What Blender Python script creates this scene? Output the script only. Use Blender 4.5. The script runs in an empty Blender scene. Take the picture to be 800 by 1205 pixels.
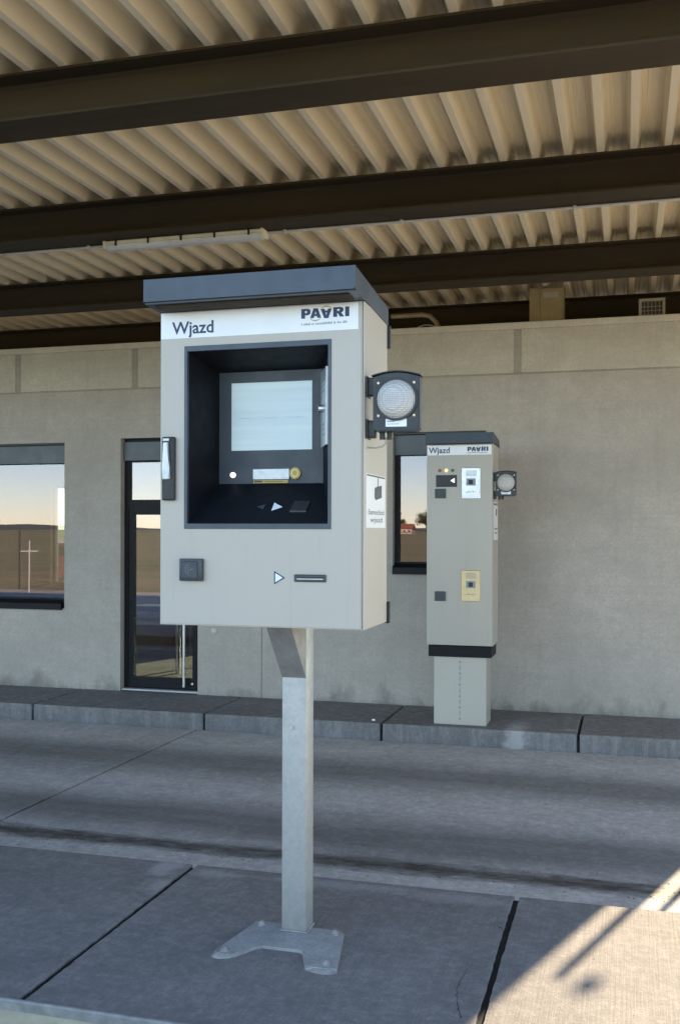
import bpy, bmesh, math, random
from mathutils import Vector, Matrix
R = math.radians
random.seed(7)
scene = bpy.context.scene
col = scene.collection

# ------------------------------------------------------------------ camera
cam_data = bpy.data.cameras.new('camera')
cam = bpy.data.objects.new('camera', cam_data)
col.objects.link(cam)
cam_data.sensor_fit = 'HORIZONTAL'
cam_data.sensor_width = 36.0
cam_data.lens = 1194.0 / 800.0 * 36.0
cam_data.shift_y = 21.5 / 800.0
cam_data.clip_start = 0.05
cam_data.clip_end = 20000.0
cam.matrix_world = (Matrix.Translation((0, 0, 1.68)) @ Matrix.Rotation(R(15.8), 4, 'Z')
                    @ Matrix.Rotation(R(90), 4, 'X') @ Matrix.Rotation(R(0.13), 4, 'Z'))
scene.camera = cam

# ------------------------------------------------------------------ sky, sun, exposure
SUN_AZ, SUN_EL = 18.6, 22.0          # degrees right of +Y, above the horizon
world = bpy.data.worlds.new('World')
scene.world = world
world.use_nodes = True
wn = world.node_tree
wn.nodes.clear()
sky = wn.nodes.new('ShaderNodeTexSky')
sky.sky_type = 'NISHITA'
sky.sun_disc = False
sky.sun_elevation = R(SUN_EL)
sky.sun_rotation = R(SUN_AZ)
sky.air_density = 1.0
sky.dust_density = 0.35
sky.ozone_density = 0.6
sky.altitude = 1800.0
bg = wn.nodes.new('ShaderNodeBackground')
bg.inputs['Strength'].default_value = 0.095
wo = wn.nodes.new('ShaderNodeOutputWorld')
wn.links.new(sky.outputs[0], bg.inputs[0])
wn.links.new(bg.outputs[0], wo.inputs[0])

sun_data = bpy.data.lights.new('sun', 'SUN')
sun_data.energy = 4.2
sun_data.angle = R(0.55)
sun_data.color = (1.0, 0.81, 0.54)
sun = bpy.data.objects.new('sun', sun_data)
col.objects.link(sun)
to_sun = Vector((math.cos(R(SUN_EL)) * math.sin(R(SUN_AZ)), math.cos(R(SUN_EL)) * math.cos(R(SUN_AZ)), math.sin(R(SUN_EL))))
sun.rotation_euler = (-to_sun).to_track_quat('-Z', 'Y').to_euler()
sun.location = (8, 24, 14)

vs = scene.view_settings
vs.view_transform = 'Standard'
vs.look = 'None'
vs.exposure = 2.35
vs.gamma = 1.0
vs.use_curve_mapping = False
scene.cycles.max_bounces = 10
scene.cycles.diffuse_bounces = 6
scene.cycles.glossy_bounces = 5
scene.cycles.transparent_max_bounces = 12
scene.cycles.sample_clamp_indirect = 6.0
scene.cycles.use_denoising = True

# ------------------------------------------------------------------ material helpers
class NT:
    def __init__(s, name):
        s.m = bpy.data.materials.new(name)
        s.m.use_nodes = True
        s.t = s.m.node_tree
        s.t.nodes.clear()
        s.out = s.t.nodes.new('ShaderNodeOutputMaterial')
    def n(s, kind, **kw):
        nd = s.t.nodes.new(kind)
        for k, v in kw.items():
            setattr(nd, k, v)
        return nd
    def l(s, a, b):
        s.t.links.new(a, b)
    def pos(s):
        return s.n('ShaderNodeNewGeometry').outputs['Position']
    def mapping(s, vec, scale):
        mp = s.n('ShaderNodeMapping')
        mp.inputs['Scale'].default_value = scale
        s.l(vec, mp.inputs['Vector'])
        return mp.outputs[0]
    def noise(s, vec, scale, detail=5, rough=0.55, dist=0.0):
        nd = s.n('ShaderNodeTexNoise')
        nd.inputs['Scale'].default_value = scale
        nd.inputs['Detail'].default_value = detail
        nd.inputs['Roughness'].default_value = rough
        nd.inputs['Distortion'].default_value = dist
        s.l(vec, nd.inputs['Vector'])
        return nd.outputs['Fac']
    def ramp(s, fac, stops):
        nd = s.n('ShaderNodeValToRGB')
        els = nd.color_ramp.elements
        while len(els) < len(stops):
            els.new(0.5)
        for e, (p, c) in zip(els, stops):
            e.position = p
            e.color = c if len(c) == 4 else (*c, 1)
        s.l(fac, nd.inputs[0])
        return nd.outputs[0]
    def val(s, fac, a, b, lo=0.0, hi=1.0):
        nd = s.n('ShaderNodeMapRange')
        nd.clamp = True
        nd.inputs[1].default_value = a
        nd.inputs[2].default_value = b
        nd.inputs[3].default_value = lo
        nd.inputs[4].default_value = hi
        s.l(fac, nd.inputs[0])
        return nd.outputs[0]
    def math(s, op, a, b=None, c=None):
        nd = s.n('ShaderNodeMath', operation=op)
        for i, v in enumerate((a, b, c)):
            if v is None:
                continue
            if isinstance(v, (int, float)):
                nd.inputs[i].default_value = v
            else:
                s.l(v, nd.inputs[i])
        return nd.outputs[0]
    def mix(s, fac, a, b, mode='MIX'):
        nd = s.n('ShaderNodeMix', data_type='RGBA', blend_type=mode)
        for sock, v in ((nd.inputs[0], fac), (nd.inputs[6], a), (nd.inputs[7], b)):
            if isinstance(v, (int, float)):
                sock.default_value = v
            elif isinstance(v, tuple):
                sock.default_value = v if len(v) == 4 else (*v, 1)
            else:
                s.l(v, sock)
        return nd.outputs[2]
    def sep(s, vec):
        nd = s.n('ShaderNodeSeparateXYZ')
        s.l(vec, nd.inputs[0])
        return nd.outputs
    def bump(s, h, strength=0.3, dist=0.01, normal=None):
        nd = s.n('ShaderNodeBump')
        nd.inputs['Strength'].default_value = strength
        nd.inputs['Distance'].default_value = dist
        s.l(h, nd.inputs['Height'])
        if normal is not None:
            s.l(normal, nd.inputs['Normal'])
        return nd.outputs[0]
    def principled(s, color, rough=0.6, metal=0.0, normal=None, spec=0.5, emit=None, estr=0.0, alpha=None):
        p = s.n('ShaderNodeBsdfPrincipled')
        for key, v in (('Base Color', color), ('Roughness', rough), ('Metallic', metal)):
            if isinstance(v, (int, float)):
                p.inputs[key].default_value = v
            elif isinstance(v, tuple):
                p.inputs[key].default_value = v if len(v) == 4 else (*v, 1)
            else:
                s.l(v, p.inputs[key])
        p.inputs['Specular IOR Level'].default_value = spec
        if normal is not None:
            s.l(normal, p.inputs['Normal'])
        if emit is not None:
            p.inputs['Emission Color'].default_value = (*emit, 1)
            p.inputs['Emission Strength'].default_value = estr
        s.l(p.outputs[0], s.out.inputs[0])
        return p

M = {}
def plain(name, color, rough=0.5, metal=0.0, spec=0.5, vary=0.12, nscale=8.0, bump=0.0, emit=None, estr=0.0):
    t = NT(name)
    ps = t.pos()
    n1 = t.noise(ps, nscale, 5, 0.6)
    lo = tuple(c * (1 - vary) for c in color)
    hi = tuple(min(1, c * (1 + vary)) for c in color)
    c = t.ramp(n1, [(0.3, lo), (0.7, hi)])
    r = t.val(t.noise(ps, nscale * 3, 4), 0.3, 0.7, max(0.02, rough - 0.06), min(1, rough + 0.08))
    nm = t.bump(t.noise(ps, 160, 3), bump, 0.002) if bump else None
    t.principled(c, r, metal, nm, spec, emit, estr)
    M[name] = t.m
    return t.m

def smear(t, ps, c, amount=0.25, dark=(0.10, 0.095, 0.085)):
    """vertical run-off streaks"""
    s = t.noise(t.mapping(ps, (9, 9, 0.55)), 1.0, 6, 0.65)
    f = t.val(s, 0.52, 0.75, 0, amount)
    return t.mix(f, c, dark)

# --- cast concrete wall
def wall_concrete(name, base, stain=True):
    t = NT(name)
    ps = t.pos()
    big = t.noise(ps, 0.55, 6, 0.6, 0.4)
    mid = t.noise(t.mapping(ps, (1.0, 1.0, 1.6)), 2.6, 7, 0.62, 0.3)
    fine = t.noise(ps, 55, 4, 0.7)
    c = t.ramp(big, [(0.3, tuple(x * 0.80 for x in base)), (0.5, base), (0.72, tuple(min(1, x * 1.14) for x in base))])
    c = t.mix(t.val(mid, 0.38, 0.66, 0.0, 0.5), c, tuple(x * 0.76 for x in base))
    m2 = t.noise(ps, 11, 7, 0.72, 0.4)
    c = t.mix(t.val(m2, 0.46, 0.68, 0.0, 0.28), c, tuple(x * 0.68 for x in base))
    c = t.mix(t.val(m2, 0.46, 0.30, 0.0, 0.22), c, tuple(min(1, x * 1.22) for x in base))
    c = t.mix(t.val(fine, 0.40, 0.68, 0.0, 0.5), c, tuple(x * 0.66 for x in base))
    # fine board marks, horizontal
    brd = t.noise(t.mapping(ps, (1.2, 1.2, 46)), 1.0, 4, 0.6)
    c = t.mix(t.val(brd, 0.4, 0.75, 0.0, 0.28), c, tuple(x * 0.72 for x in base))
    c = smear(t, ps, c, 0.22, tuple(x * 0.55 for x in base))
    if stain:
        z = t.sep(ps)[2]
        edge = t.noise(t.mapping(ps, (2.1, 2.1, 1.2)), 1.3, 6, 0.66, 0.2)
        lim = t.val(edge, 0.46, 0.74, -0.02, 0.34)
        f = t.math('SUBTRACT', lim, z)
        f = t.val(f, -0.07, 0.16, 0.0, 0.55)
        c = t.mix(f, c, (0.105, 0.105, 0.085))
    pores = t.n('ShaderNodeTexVoronoi')
    pores.inputs['Scale'].default_value = 26
    t.l(ps, pores.inputs['Vector'])
    pv = t.val(pores.outputs['Distance'], 0.03, 0.075, 0.0, 1.0)
    gate = t.val(t.noise(ps, 5, 2), 0.48, 0.56, 1.0, 0.0)
    pv = t.math('MAXIMUM', pv, gate)
    c = t.mix(t.math('SUBTRACT', 1.0, pv), c, tuple(x * 0.5 for x in base))
    h = t.math('ADD', t.math('MULTIPLY', mid, 1.0), t.math('MULTIPLY', fine, 0.25))
    h = t.math('ADD', h, t.math('MULTIPLY', pv, 0.4))
    nm = t.bump(h, 0.35, 0.006)
    t.principled(c, 0.85, 0, nm, 0.3)
    M[name] = t.m
wall_concrete('wall_concrete', (0.51, 0.46, 0.405))
wall_concrete('parapet_concrete', (0.58, 0.535, 0.45), False)
wall_concrete('coping_concrete', (0.66, 0.61, 0.51), False)
wall_concrete('joint_mortar', (0.40, 0.37, 0.315), False)

# --- slabs on the ground
def slab_concrete(name, base, broom='Y', dark=0.6, tracks=False, light=0.35, smears=()):
    t = NT(name)
    ps = t.pos()
    big = t.noise(ps, 0.8, 7, 0.62, 0.5)
    mid = t.noise(ps, 4.5, 7, 0.66, 0.2)
    fine = t.noise(ps, 85, 3, 0.7)
    c = t.ramp(big, [(0.28, tuple(x * dark for x in base)), (0.52, base), (0.75, tuple(min(1, x * 1.22) for x in base))])
    c = t.mix(t.val(mid, 0.38, 0.68, 0, 0.65), c, tuple(x * 0.60 for x in base))
    # pale laitance patches
    pal = t.noise(ps, 2.2, 8, 0.7, 0.8)
    c = t.mix(t.val(pal, 0.60, 0.74, 0, light), c, tuple(min(1, x * 1.65) for x in base))
    c = t.mix(t.val(fine, 0.38, 0.66, 0, 0.55), c, tuple(x * 0.55 for x in base))
    fine2 = t.noise(ps, 24, 6, 0.75)
    c = t.mix(t.val(fine2, 0.50, 0.70, 0, 0.5), c, tuple(min(1, x * 1.45) for x in base))
    c = t.mix(t.val(fine2, 0.48, 0.32, 0, 0.5), c, tuple(x * 0.55 for x in base))
    drip = t.noise(t.mapping(ps, (13, 13, 1.8)), 1.0, 7, 0.72, 0.3)
    c = t.mix(t.val(drip, 0.50, 0.72, 0, light), c, tuple(min(1, x * 1.55) for x in base))
    c = t.mix(t.val(drip, 0.46, 0.30, 0, light), c, tuple(x * 0.55 for x in base))
    spk = t.n('ShaderNodeTexVoronoi')
    spk.inputs['Scale'].default_value = 34
    t.l(ps, spk.inputs['Vector'])
    c = t.mix(t.math('MULTIPLY', t.val(spk.outputs['Distance'], 0.06, 0.10, 0.55, 0.0), t.val(t.noise(ps, 6, 2), 0.5, 0.6)), c, tuple(x * 0.42 for x in base))
    sc = (120, 2.2, 2) if broom == 'Y' else (2.2, 120, 2)
    br = t.noise(t.mapping(ps, sc), 1.0, 3, 0.6)
    c = t.mix(t.val(br, 0.35, 0.7, 0, 0.38), c, tuple(x * 0.60 for x in base))
    rough = 0.88
    if tracks:
        y = t.sep(ps)[1]
        wob = t.math('MULTIPLY', t.math('SUBTRACT', t.noise(t.mapping(ps, (0.35, 1.2, 1)), 1.0, 5, 0.6), 0.5), 0.5)
        yy = t.math('ADD', y, wob)
        grain = t.val(t.noise(t.mapping(ps, (0.7, 9, 1)), 1.0, 5, 0.65), 0.25, 0.75, 0.78, 1.0)
        for cy, hw, amt in ((7.42, 0.60, 0.66), (5.92, 0.52, 0.74), (2.0, 0.5, 0.6), (0.5, 0.55, 0.6)):
            f = t.math('ABSOLUTE', t.math('SUBTRACT', yy, cy))
            f = t.val(f, hw * 0.25, hw * 1.05, amt, 0.0)
            c = t.mix(t.math('MULTIPLY', f, grain), c, (0.075, 0.070, 0.064))
        # damp gutter line along the island
        wob2 = t.math('MULTIPLY', t.math('SUBTRACT', t.noise(t.mapping(ps, (2.0, 9, 1)), 1.0, 8, 0.8), 0.5), 0.34)
        f = t.math('ABSOLUTE', t.math('SUBTRACT', t.math('ADD', y, wob2), 5.40))
        wet = t.math('MULTIPLY', t.val(f, 0.04, 0.15, 0.95, 0.0), t.val(t.noise(t.mapping(ps, (6, 14, 1)), 1.0, 6, 0.7), 0.3, 0.6, 0.55, 1.0))
        c = t.mix(wet, c, (0.026, 0.022, 0.017))
        rough = t.math('SUBTRACT', 0.88, t.math('MULTIPLY', wet, 0.35))
    for (sx_, sy_, rx_, ry_, am_) in smears:
        xyz = t.sep(ps)
        dx_ = t.math('DIVIDE', t.math('SUBTRACT', xyz[0], sx_), rx_)
        dy_ = t.math('DIVIDE', t.math('SUBTRACT', xyz[1], sy_), ry_)
        d_ = t.math('SQRT', t.math('ADD', t.math('MULTIPLY', dx_, dx_), t.math('MULTIPLY', dy_, dy_)))
        d_ = t.math('ADD', d_, t.math('MULTIPLY', t.math('SUBTRACT', t.noise(ps, 16, 6, 0.7), 0.5), 1.8))
        c = t.mix(t.val(d_, 0.35, 1.0, am_, 0.0), c, tuple(min(1, x * 1.9) for x in base))
    h = t.math('ADD', t.math('MULTIPLY', br, 0.7), t.math('MULTIPLY', fine, 0.5))
    h = t.math('ADD', h, t.math('MULTIPLY', mid, 0.8))
    nm = t.bump(h, 0.6, 0.006)
    t.principled(c, rough, 0, nm, 0.3)
    M[name] = t.m
slab_concrete('island_concrete', (0.258, 0.241, 0.233), 'Y', 0.66,
              smears=((-2.21, 4.62, 0.10, 0.16, 0.55), (-2.12, 4.38, 0.06, 0.14, 0.4), (-1.93, 4.60, 0.16, 0.07, 0.4), (-1.3, 4.62, 0.5, 0.06, 0.3), (-0.75, 4.60, 0.35, 0.08, 0.3)))
slab_concrete('pavement_concrete', (0.25, 0.24, 0.235), 'Y', 0.65, light=0.65, smears=((-0.90, 8.585, 0.12, 0.5, 0.7), (-0.45, 8.75, 0.10, 0.05, 0.6)))
slab_concrete('road_concrete', (0.61, 0.578, 0.545), 'X', 0.80, True)
slab_concrete('forecourt_concrete', (0.54, 0.50, 0.43), 'X', 0.75)
plain('bracket_steel_shaded', (0.30, 0.295, 0.28), 0.5, 0.3, vary=0.2, nscale=14)  # galvanised bracket coloured darker to stand for shade on its down-facing side
plain('grit_stone', (0.17, 0.15, 0.125), 0.9, vary=0.5, nscale=40)
plain('mortar_grey', (0.30, 0.29, 0.275), 0.9, vary=0.25, nscale=25, bump=0.5)
plain('joint_filler', (0.012, 0.011, 0.010), 0.9, vary=0.4, nscale=30, bump=0.5)
plain('edge_steel', (0.26, 0.26, 0.25), 0.5, 0.25, vary=0.25, nscale=20)
plain('kerb_face', (0.36, 0.33, 0.25), 0.85, vary=0.25, nscale=6, bump=0.4)

# --- metal sheet, steel
def sheet_mat():
    t = NT('roof_sheet_paint')
    ps = t.pos()
    n1 = t.noise(t.mapping(ps, (4, 0.25, 1)), 2.0, 5, 0.6)
    n2 = t.noise(ps, 1.2, 5, 0.6)
    base = (0.85, 0.735, 0.515)
    c = t.ramp(n1, [(0.3, tuple(x * 0.90 for x in base)), (0.7, base)])
    c = t.mix(t.val(n2, 0.4, 0.75, 0, 0.2), c, tuple(x * 0.72 for x in base))
    st = t.noise(t.mapping(ps, (55, 0.7, 8)), 1.0, 4, 0.6)
    c = t.mix(t.val(st, 0.5, 0.75, 0, 0.25), c, tuple(x * 0.66 for x in base))
    t.principled(c, 0.48, 0.0, None, 0.45)
    M['roof_sheet_paint'] = t.m
sheet_mat()
def beam_mat():
    t = NT('beam_paint')
    ps = t.pos()
    n1 = t.noise(t.mapping(ps, (0.4, 3, 3)), 2.0, 6, 0.62)
    base = (0.046, 0.034, 0.018)
    c = t.ramp(n1, [(0.3, tuple(x * 0.8 for x in base)), (0.7, tuple(x * 1.2 for x in base))])
    nm = t.bump(t.noise(ps, 40, 3), 0.15, 0.004)
    t.principled(c, 0.68, 0.0, nm, 0.2)
    M['beam_paint'] = t.m
beam_mat()
def galv():
    t = NT('galvanised_steel')
    ps = t.pos()
    v = t.n('ShaderNodeTexVoronoi')
    v.inputs['Scale'].default_value = 60
    t.l(ps, v.inputs['Vector'])
    n2 = t.noise(ps, 14, 6, 0.65)
    c = t.mix(t.val(v.outputs['Color'], 0.1, 0.9, 0, 0.5), (0.43, 0.425, 0.405), (0.53, 0.525, 0.50))
    c = t.mix(t.val(n2, 0.45, 0.75, 0, 0.45), c, (0.36, 0.37, 0.365))
    z = t.sep(ps)[2]
    dirt = t.math('MULTIPLY', t.val(z, 0.02, 0.22, 0.5, 0.0), t.val(n2, 0.3, 0.6, 0.4, 1.0))
    c = t.mix(dirt, c, (0.22, 0.215, 0.20))
    nm = t.bump(n2, 0.2, 0.002)
    t.principled(c, t.val(n2, 0.3, 0.7, 0.42, 0.6), 0.35, nm, 0.4)
    M['galvanised_steel'] = t.m
galv()
def foot_mat():
    t = NT('dirty_plate')
    ps = t.pos()
    n = t.noise(ps, 9, 7, 0.68)
    n2 = t.noise(ps, 60, 4, 0.7)
    c = t.ramp(n, [(0.3, (0.28, 0.28, 0.275)), (0.6, (0.40, 0.40, 0.40)), (0.8, (0.48, 0.48, 0.48))])
    c = t.mix(t.val(n2, 0.45, 0.75, 0, 0.5), c, (0.17, 0.165, 0.15))
    t.principled(c, 0.75, 0.1, t.bump(n2, 0.4, 0.004), 0.3)
    M['dirty_plate'] = t.m
foot_mat()
def cabinet_paint(name, base):
    t = NT(name)
    ps = t.pos()
    n1 = t.noise(ps, 2.2, 5, 0.6)
    c = t.ramp(n1, [(0.3, tuple(x * 0.955 for x in base)), (0.7, base)])
    st = t.noise(t.mapping(ps, (26, 26, 1.3)), 1.0, 5, 0.65)
    c = t.mix(t.val(st, 0.55, 0.8, 0, 0.28), c, tuple(x * 0.70 for x in base))
    sm = t.noise(ps, 7.5, 6, 0.7, 0.6)
    c = t.mix(t.val(sm, 0.55, 0.75, 0, 0.16), c, tuple(x * 0.78 for x in base))
    orange = t.noise(ps, 420, 2)
    t.principled(c, t.val(n1, 0.3, 0.7, 0.36, 0.46), 0.0, t.bump(orange, 0.12, 0.0008), 0.45)
    M[name] = t.m
cabinet_paint('grey_enamel', (0.515, 0.476, 0.408))
cabinet_paint('kiosk_enamel', (0.50, 0.47, 0.408))
plain('anthracite', (0.050, 0.066, 0.088), 0.38, spec=0.5, nscale=5)
plain('dark_housing', (0.024, 0.029, 0.037), 0.42, nscale=8)
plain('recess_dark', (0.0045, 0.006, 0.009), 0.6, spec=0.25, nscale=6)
plain('panel_grey', (0.042, 0.053, 0.066), 0.45, nscale=6)
plain('black_plastic', (0.016, 0.017, 0.020), 0.42, nscale=12)
plain('dark_plastic', (0.045, 0.052, 0.062), 0.4, nscale=12)
plain('label_white', (0.86, 0.88, 0.90), 0.4, vary=0.03)
plain('navy_print', (0.025, 0.045, 0.115), 0.5, vary=0.05)
plain('grey_print', (0.28, 0.30, 0.34), 0.5, vary=0.05)
plain('dim_print', (0.14, 0.16, 0.18), 0.5, vary=0.05)
plain('dark_print', (0.05, 0.055, 0.07), 0.5, vary=0.05)
plain('yellow_plastic', (0.50, 0.36, 0.08), 0.45, vary=0.08, nscale=30)
plain('silver_grey', (0.52, 0.54, 0.57), 0.35, 0.4, nscale=20)
plain('chrome', (0.70, 0.70, 0.70), 0.18, 1.0, vary=0.05)
plain('stainless', (0.66, 0.67, 0.68), 0.33, 0.75, vary=0.06, nscale=15)
plain('brass_plate', (0.66, 0.52, 0.30), 0.36, 0.45, vary=0.08, nscale=15)
plain('white_lamp', (0.9, 0.92, 0.92), 0.3, emit=(1, 1, 1), estr=0.35, vary=0.02)
plain('red_led', (0.30, 0.03, 0.03), 0.3, vary=0.05)
plain('amber_led', (0.75, 0.5, 0.12), 0.3, vary=0.02, emit=(1.0, 0.72, 0.3), estr=0.25)
plain('green_led', (0.03, 0.10, 0.06), 0.3, vary=0.05)
plain('frame_alu', (0.006, 0.007, 0.009), 0.5, spec=0.22, nscale=10)
plain('blind_box_alu', (0.085, 0.102, 0.122), 0.42, nscale=4)
plain('interior_wall', (0.30, 0.31, 0.30), 0.8, nscale=2)
plain('interior_floor', (0.28, 0.26, 0.23), 0.35, nscale=3)
plain('interior_dark', (0.07, 0.075, 0.075), 0.7, nscale=2)
plain('roof_membrane', (0.10, 0.10, 0.10), 0.9, nscale=2)
plain('ochre_box', (0.34, 0.27, 0.13), 0.55, nscale=5)
plain('grille_metal', (0.40, 0.36, 0.27), 0.5, nscale=9)
plain('pipe_foil', (0.42, 0.36, 0.25), 0.35, 0.5, nscale=9)
plain('lamp_cream', (0.74, 0.70, 0.50), 0.5, nscale=12)
plain('lamp_diffuser', (0.60, 0.60, 0.58), 0.35, nscale=12)
plain('conduit_grey', (0.52, 0.51, 0.48), 0.5, nscale=6)
plain('red_paint', (0.42, 0.035, 0.025), 0.25, nscale=2)
plain('car_white', (0.75, 0.75, 0.74), 0.25, nscale=2)
plain('tyre', (0.02, 0.02, 0.02), 0.8)
plain('car_glass', (0.02, 0.025, 0.03), 0.08)
plain('red_leaf', (0.14, 0.022, 0.016), 0.6)
plain('house_wall', (0.52, 0.40, 0.32), 0.8, nscale=1)
plain('house_roof', (0.28, 0.10, 0.065), 0.8, nscale=1)
plain('post_wood', (0.10, 0.09, 0.075), 0.7, nscale=6)

def glass(name, tint, refl):
    t = NT(name)
    tr = t.n('ShaderNodeBsdfTransparent')
    tr.inputs[0].default_value = (*tint, 1)
    gl = t.n('ShaderNodeBsdfGlossy')
    gl.inputs['Roughness'].default_value = 0.004
    gl.inputs['Color'].default_value = (0.97, 0.86, 1.0, 1)
    w = t.noise(t.pos(), 1.1, 2)
    t.l(t.bump(w, 0.010, 0.02), gl.inputs['Normal'])
    fr = t.n('ShaderNodeFresnel')
    fr.inputs[0].default_value = 1.5
    f = t.math('ADD', fr.outputs[0], refl)
    mx = t.n('ShaderNodeMixShader')
    t.l(f, mx.inputs[0])
    t.l(tr.outputs[0], mx.inputs[1])
    t.l(gl.outputs[0], mx.inputs[2])
    t.l(mx.outputs[0], t.out.inputs[0])
    M[name] = t.m
glass('window_glass', (0.55, 0.60, 0.58), 0.065)
glass('door_glass', (0.62, 0.68, 0.65), 0.09)
glass('back_glass', (0.90, 0.92, 0.92), 0.02)

def screen_mat():
    t = NT('screen_face')
    ps = t.pos()
    z = t.sep(ps)[2]
    n1 = t.noise(t.mapping(ps, (1.5, 1, 26)), 1.0, 3, 0.5)
    c = t.ramp(n1, [(0.35, (0.26, 0.34, 0.375)), (0.65, (0.30, 0.385, 0.41))])
    p = t.principled(c, 0.25, 0, None, 0.5)
    t.l(c, p.inputs['Emission Color'])
    p.inputs['Emission Strength'].default_value = 0.15
    M['screen_face'] = t.m
screen_mat()
plain('screen_blue', (0.23, 0.30, 0.36), 0.3, vary=0.05, emit=(0.27, 0.35, 0.42), estr=0.13)
def lens_mat():
    t = NT('signal_lens')
    ps = t.pos()
    v = t.n('ShaderNodeTexVoronoi')
    v.inputs['Scale'].default_value = 150
    v.inputs['Randomness'].default_value = 0.0
    t.l(ps, v.inputs['Vector'])
    nm = t.bump(v.outputs['Distance'], 0.7, 0.005)
    c = t.mix(t.val(v.outputs['Distance'], 0.1, 0.6, 0, 0.7), (0.72, 0.71, 0.68), (0.38, 0.36, 0.33))
    t.principled(c, 0.16, 0.15, nm, 0.7)
    M['signal_lens'] = t.m
lens_mat()
def field_mat():
    t = NT('field_grass')
    ps = t.pos()
    n1 = t.noise(t.mapping(ps, (0.05, 0.16, 1)), 1.0, 8, 0.7)
    n2 = t.noise(ps, 1.5, 5, 0.7)
    c = t.ramp(n1, [(0.3, (0.20, 0.22, 0.11)), (0.5, (0.32, 0.29, 0.16)), (0.7, (0.46, 0.36, 0.20))])
    c = t.mix(t.val(n2, 0.35, 0.7, 0, 0.35), c, (0.12, 0.10, 0.04))
    t.principled(c, 0.9, 0, t.bump(n2, 0.8, 0.1), 0.2)
    M['field_grass'] = t.m
field_mat()
def leaf_mat(name, a, b):
    t = NT(name)
    n1 = t.noise(t.pos(), 0.9, 3)
    t.principled(t.ramp(n1, [(0.3, a), (0.7, b)]), 0.7, 0, None, 0.2)
    M[name] = t.m
leaf_mat('foliage', (0.035, 0.050, 0.018), (0.085, 0.085, 0.030))
leaf_mat('autumn_foliage', (0.07, 0.055, 0.02), (0.15, 0.10, 0.035))
plain('bark', (0.09, 0.07, 0.05), 0.9)
leaf_mat('hill_cover', (0.10, 0.115, 0.09), (0.17, 0.165, 0.12))

# ------------------------------------------------------------------ mesh helpers
def box(bm, x0, x1, y0, y1, z0, z1, bev=0.0, seg=1):
    m = Matrix.Translation(((x0 + x1) / 2, (y0 + y1) / 2, (z0 + z1) / 2)) @ Matrix.Diagonal((x1 - x0, y1 - y0, z1 - z0, 1))
    r = bmesh.ops.create_cube(bm, size=1.0, matrix=m)
    if bev > 0:
        es = list({e for v in r['verts'] for e in v.link_edges})
        bmesh.ops.bevel(bm, geom=es, offset=bev, segments=seg, profile=0.5, affect='EDGES')
    return bm
def bx(*a, **k):
    return box(bmesh.new(), *a, **k)
def prism(bm, pts, axis, a, b):
    """closed polygon pts extruded along an axis; pts are the two other coordinates in order"""
    def mk(p, v):
        if axis == 'X': return (v, p[0], p[1])
        if axis == 'Y': return (p[0], v, p[1])
        return (p[0], p[1], v)
    va = [bm.verts.new(mk(p, a)) for p in pts]
    vb = [bm.verts.new(mk(p, b)) for p in pts]
    n = len(pts)
    bm.faces.new(va)
    bm.faces.new(vb[::-1])
    for i in range(n):
        bm.faces.new((va[i], vb[i], vb[(i + 1) % n], va[(i + 1) % n]))
    return bm
def tube(bm, p, q, r, n=16, r2=None, cap=True):
    p, q = Vector(p), Vector(q)
    d = q - p
    m = Matrix.Translation((p + q) / 2) @ d.to_track_quat('Z', 'Y').to_matrix().to_4x4()
    bmesh.ops.create_cone(bm, cap_ends=cap, cap_tris=False, segments=n, radius1=r, radius2=r if r2 is None else r2, depth=d.length, matrix=m)
    return bm
def pipe(bm, pts, r, n=8):
    rings = []
    pts = [Vector(p) for p in pts]
    for i, p in enumerate(pts):
        d = (pts[min(i + 1, len(pts) - 1)] - pts[max(i - 1, 0)]).normalized()
        q = d.to_track_quat('Z', 'Y')
        rings.append([bm.verts.new(p + q @ Vector((r * math.cos(2 * math.pi * k / n), r * math.sin(2 * math.pi * k / n), 0))) for k in range(n)])
    for a, b in zip(rings, rings[1:]):
        for k in range(n):
            bm.faces.new((a[k], a[(k + 1) % n], b[(k + 1) % n], b[k]))
    bm.faces.new(rings[0][::-1])
    bm.faces.new(rings[-1])
    return bm
def ring(bm, c, r0, r1, y0, y1, n=40):
    """tube wall about the Y axis"""
    vs = []
    for (r, y) in ((r1, y0), (r1, y1), (r0, y1), (r0, y0)):
        vs.append([bm.verts.new((c[0] + r * math.cos(2 * math.pi * k / n), y, c[1] + r * math.sin(2 * math.pi * k / n))) for k in range(n)])
    for i in range(4):
        a, b = vs[i], vs[(i + 1) % 4]
        for k in range(n):
            bm.faces.new((a[k], a[(k + 1) % n], b[(k + 1) % n], b[k]))
    return bm
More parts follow.
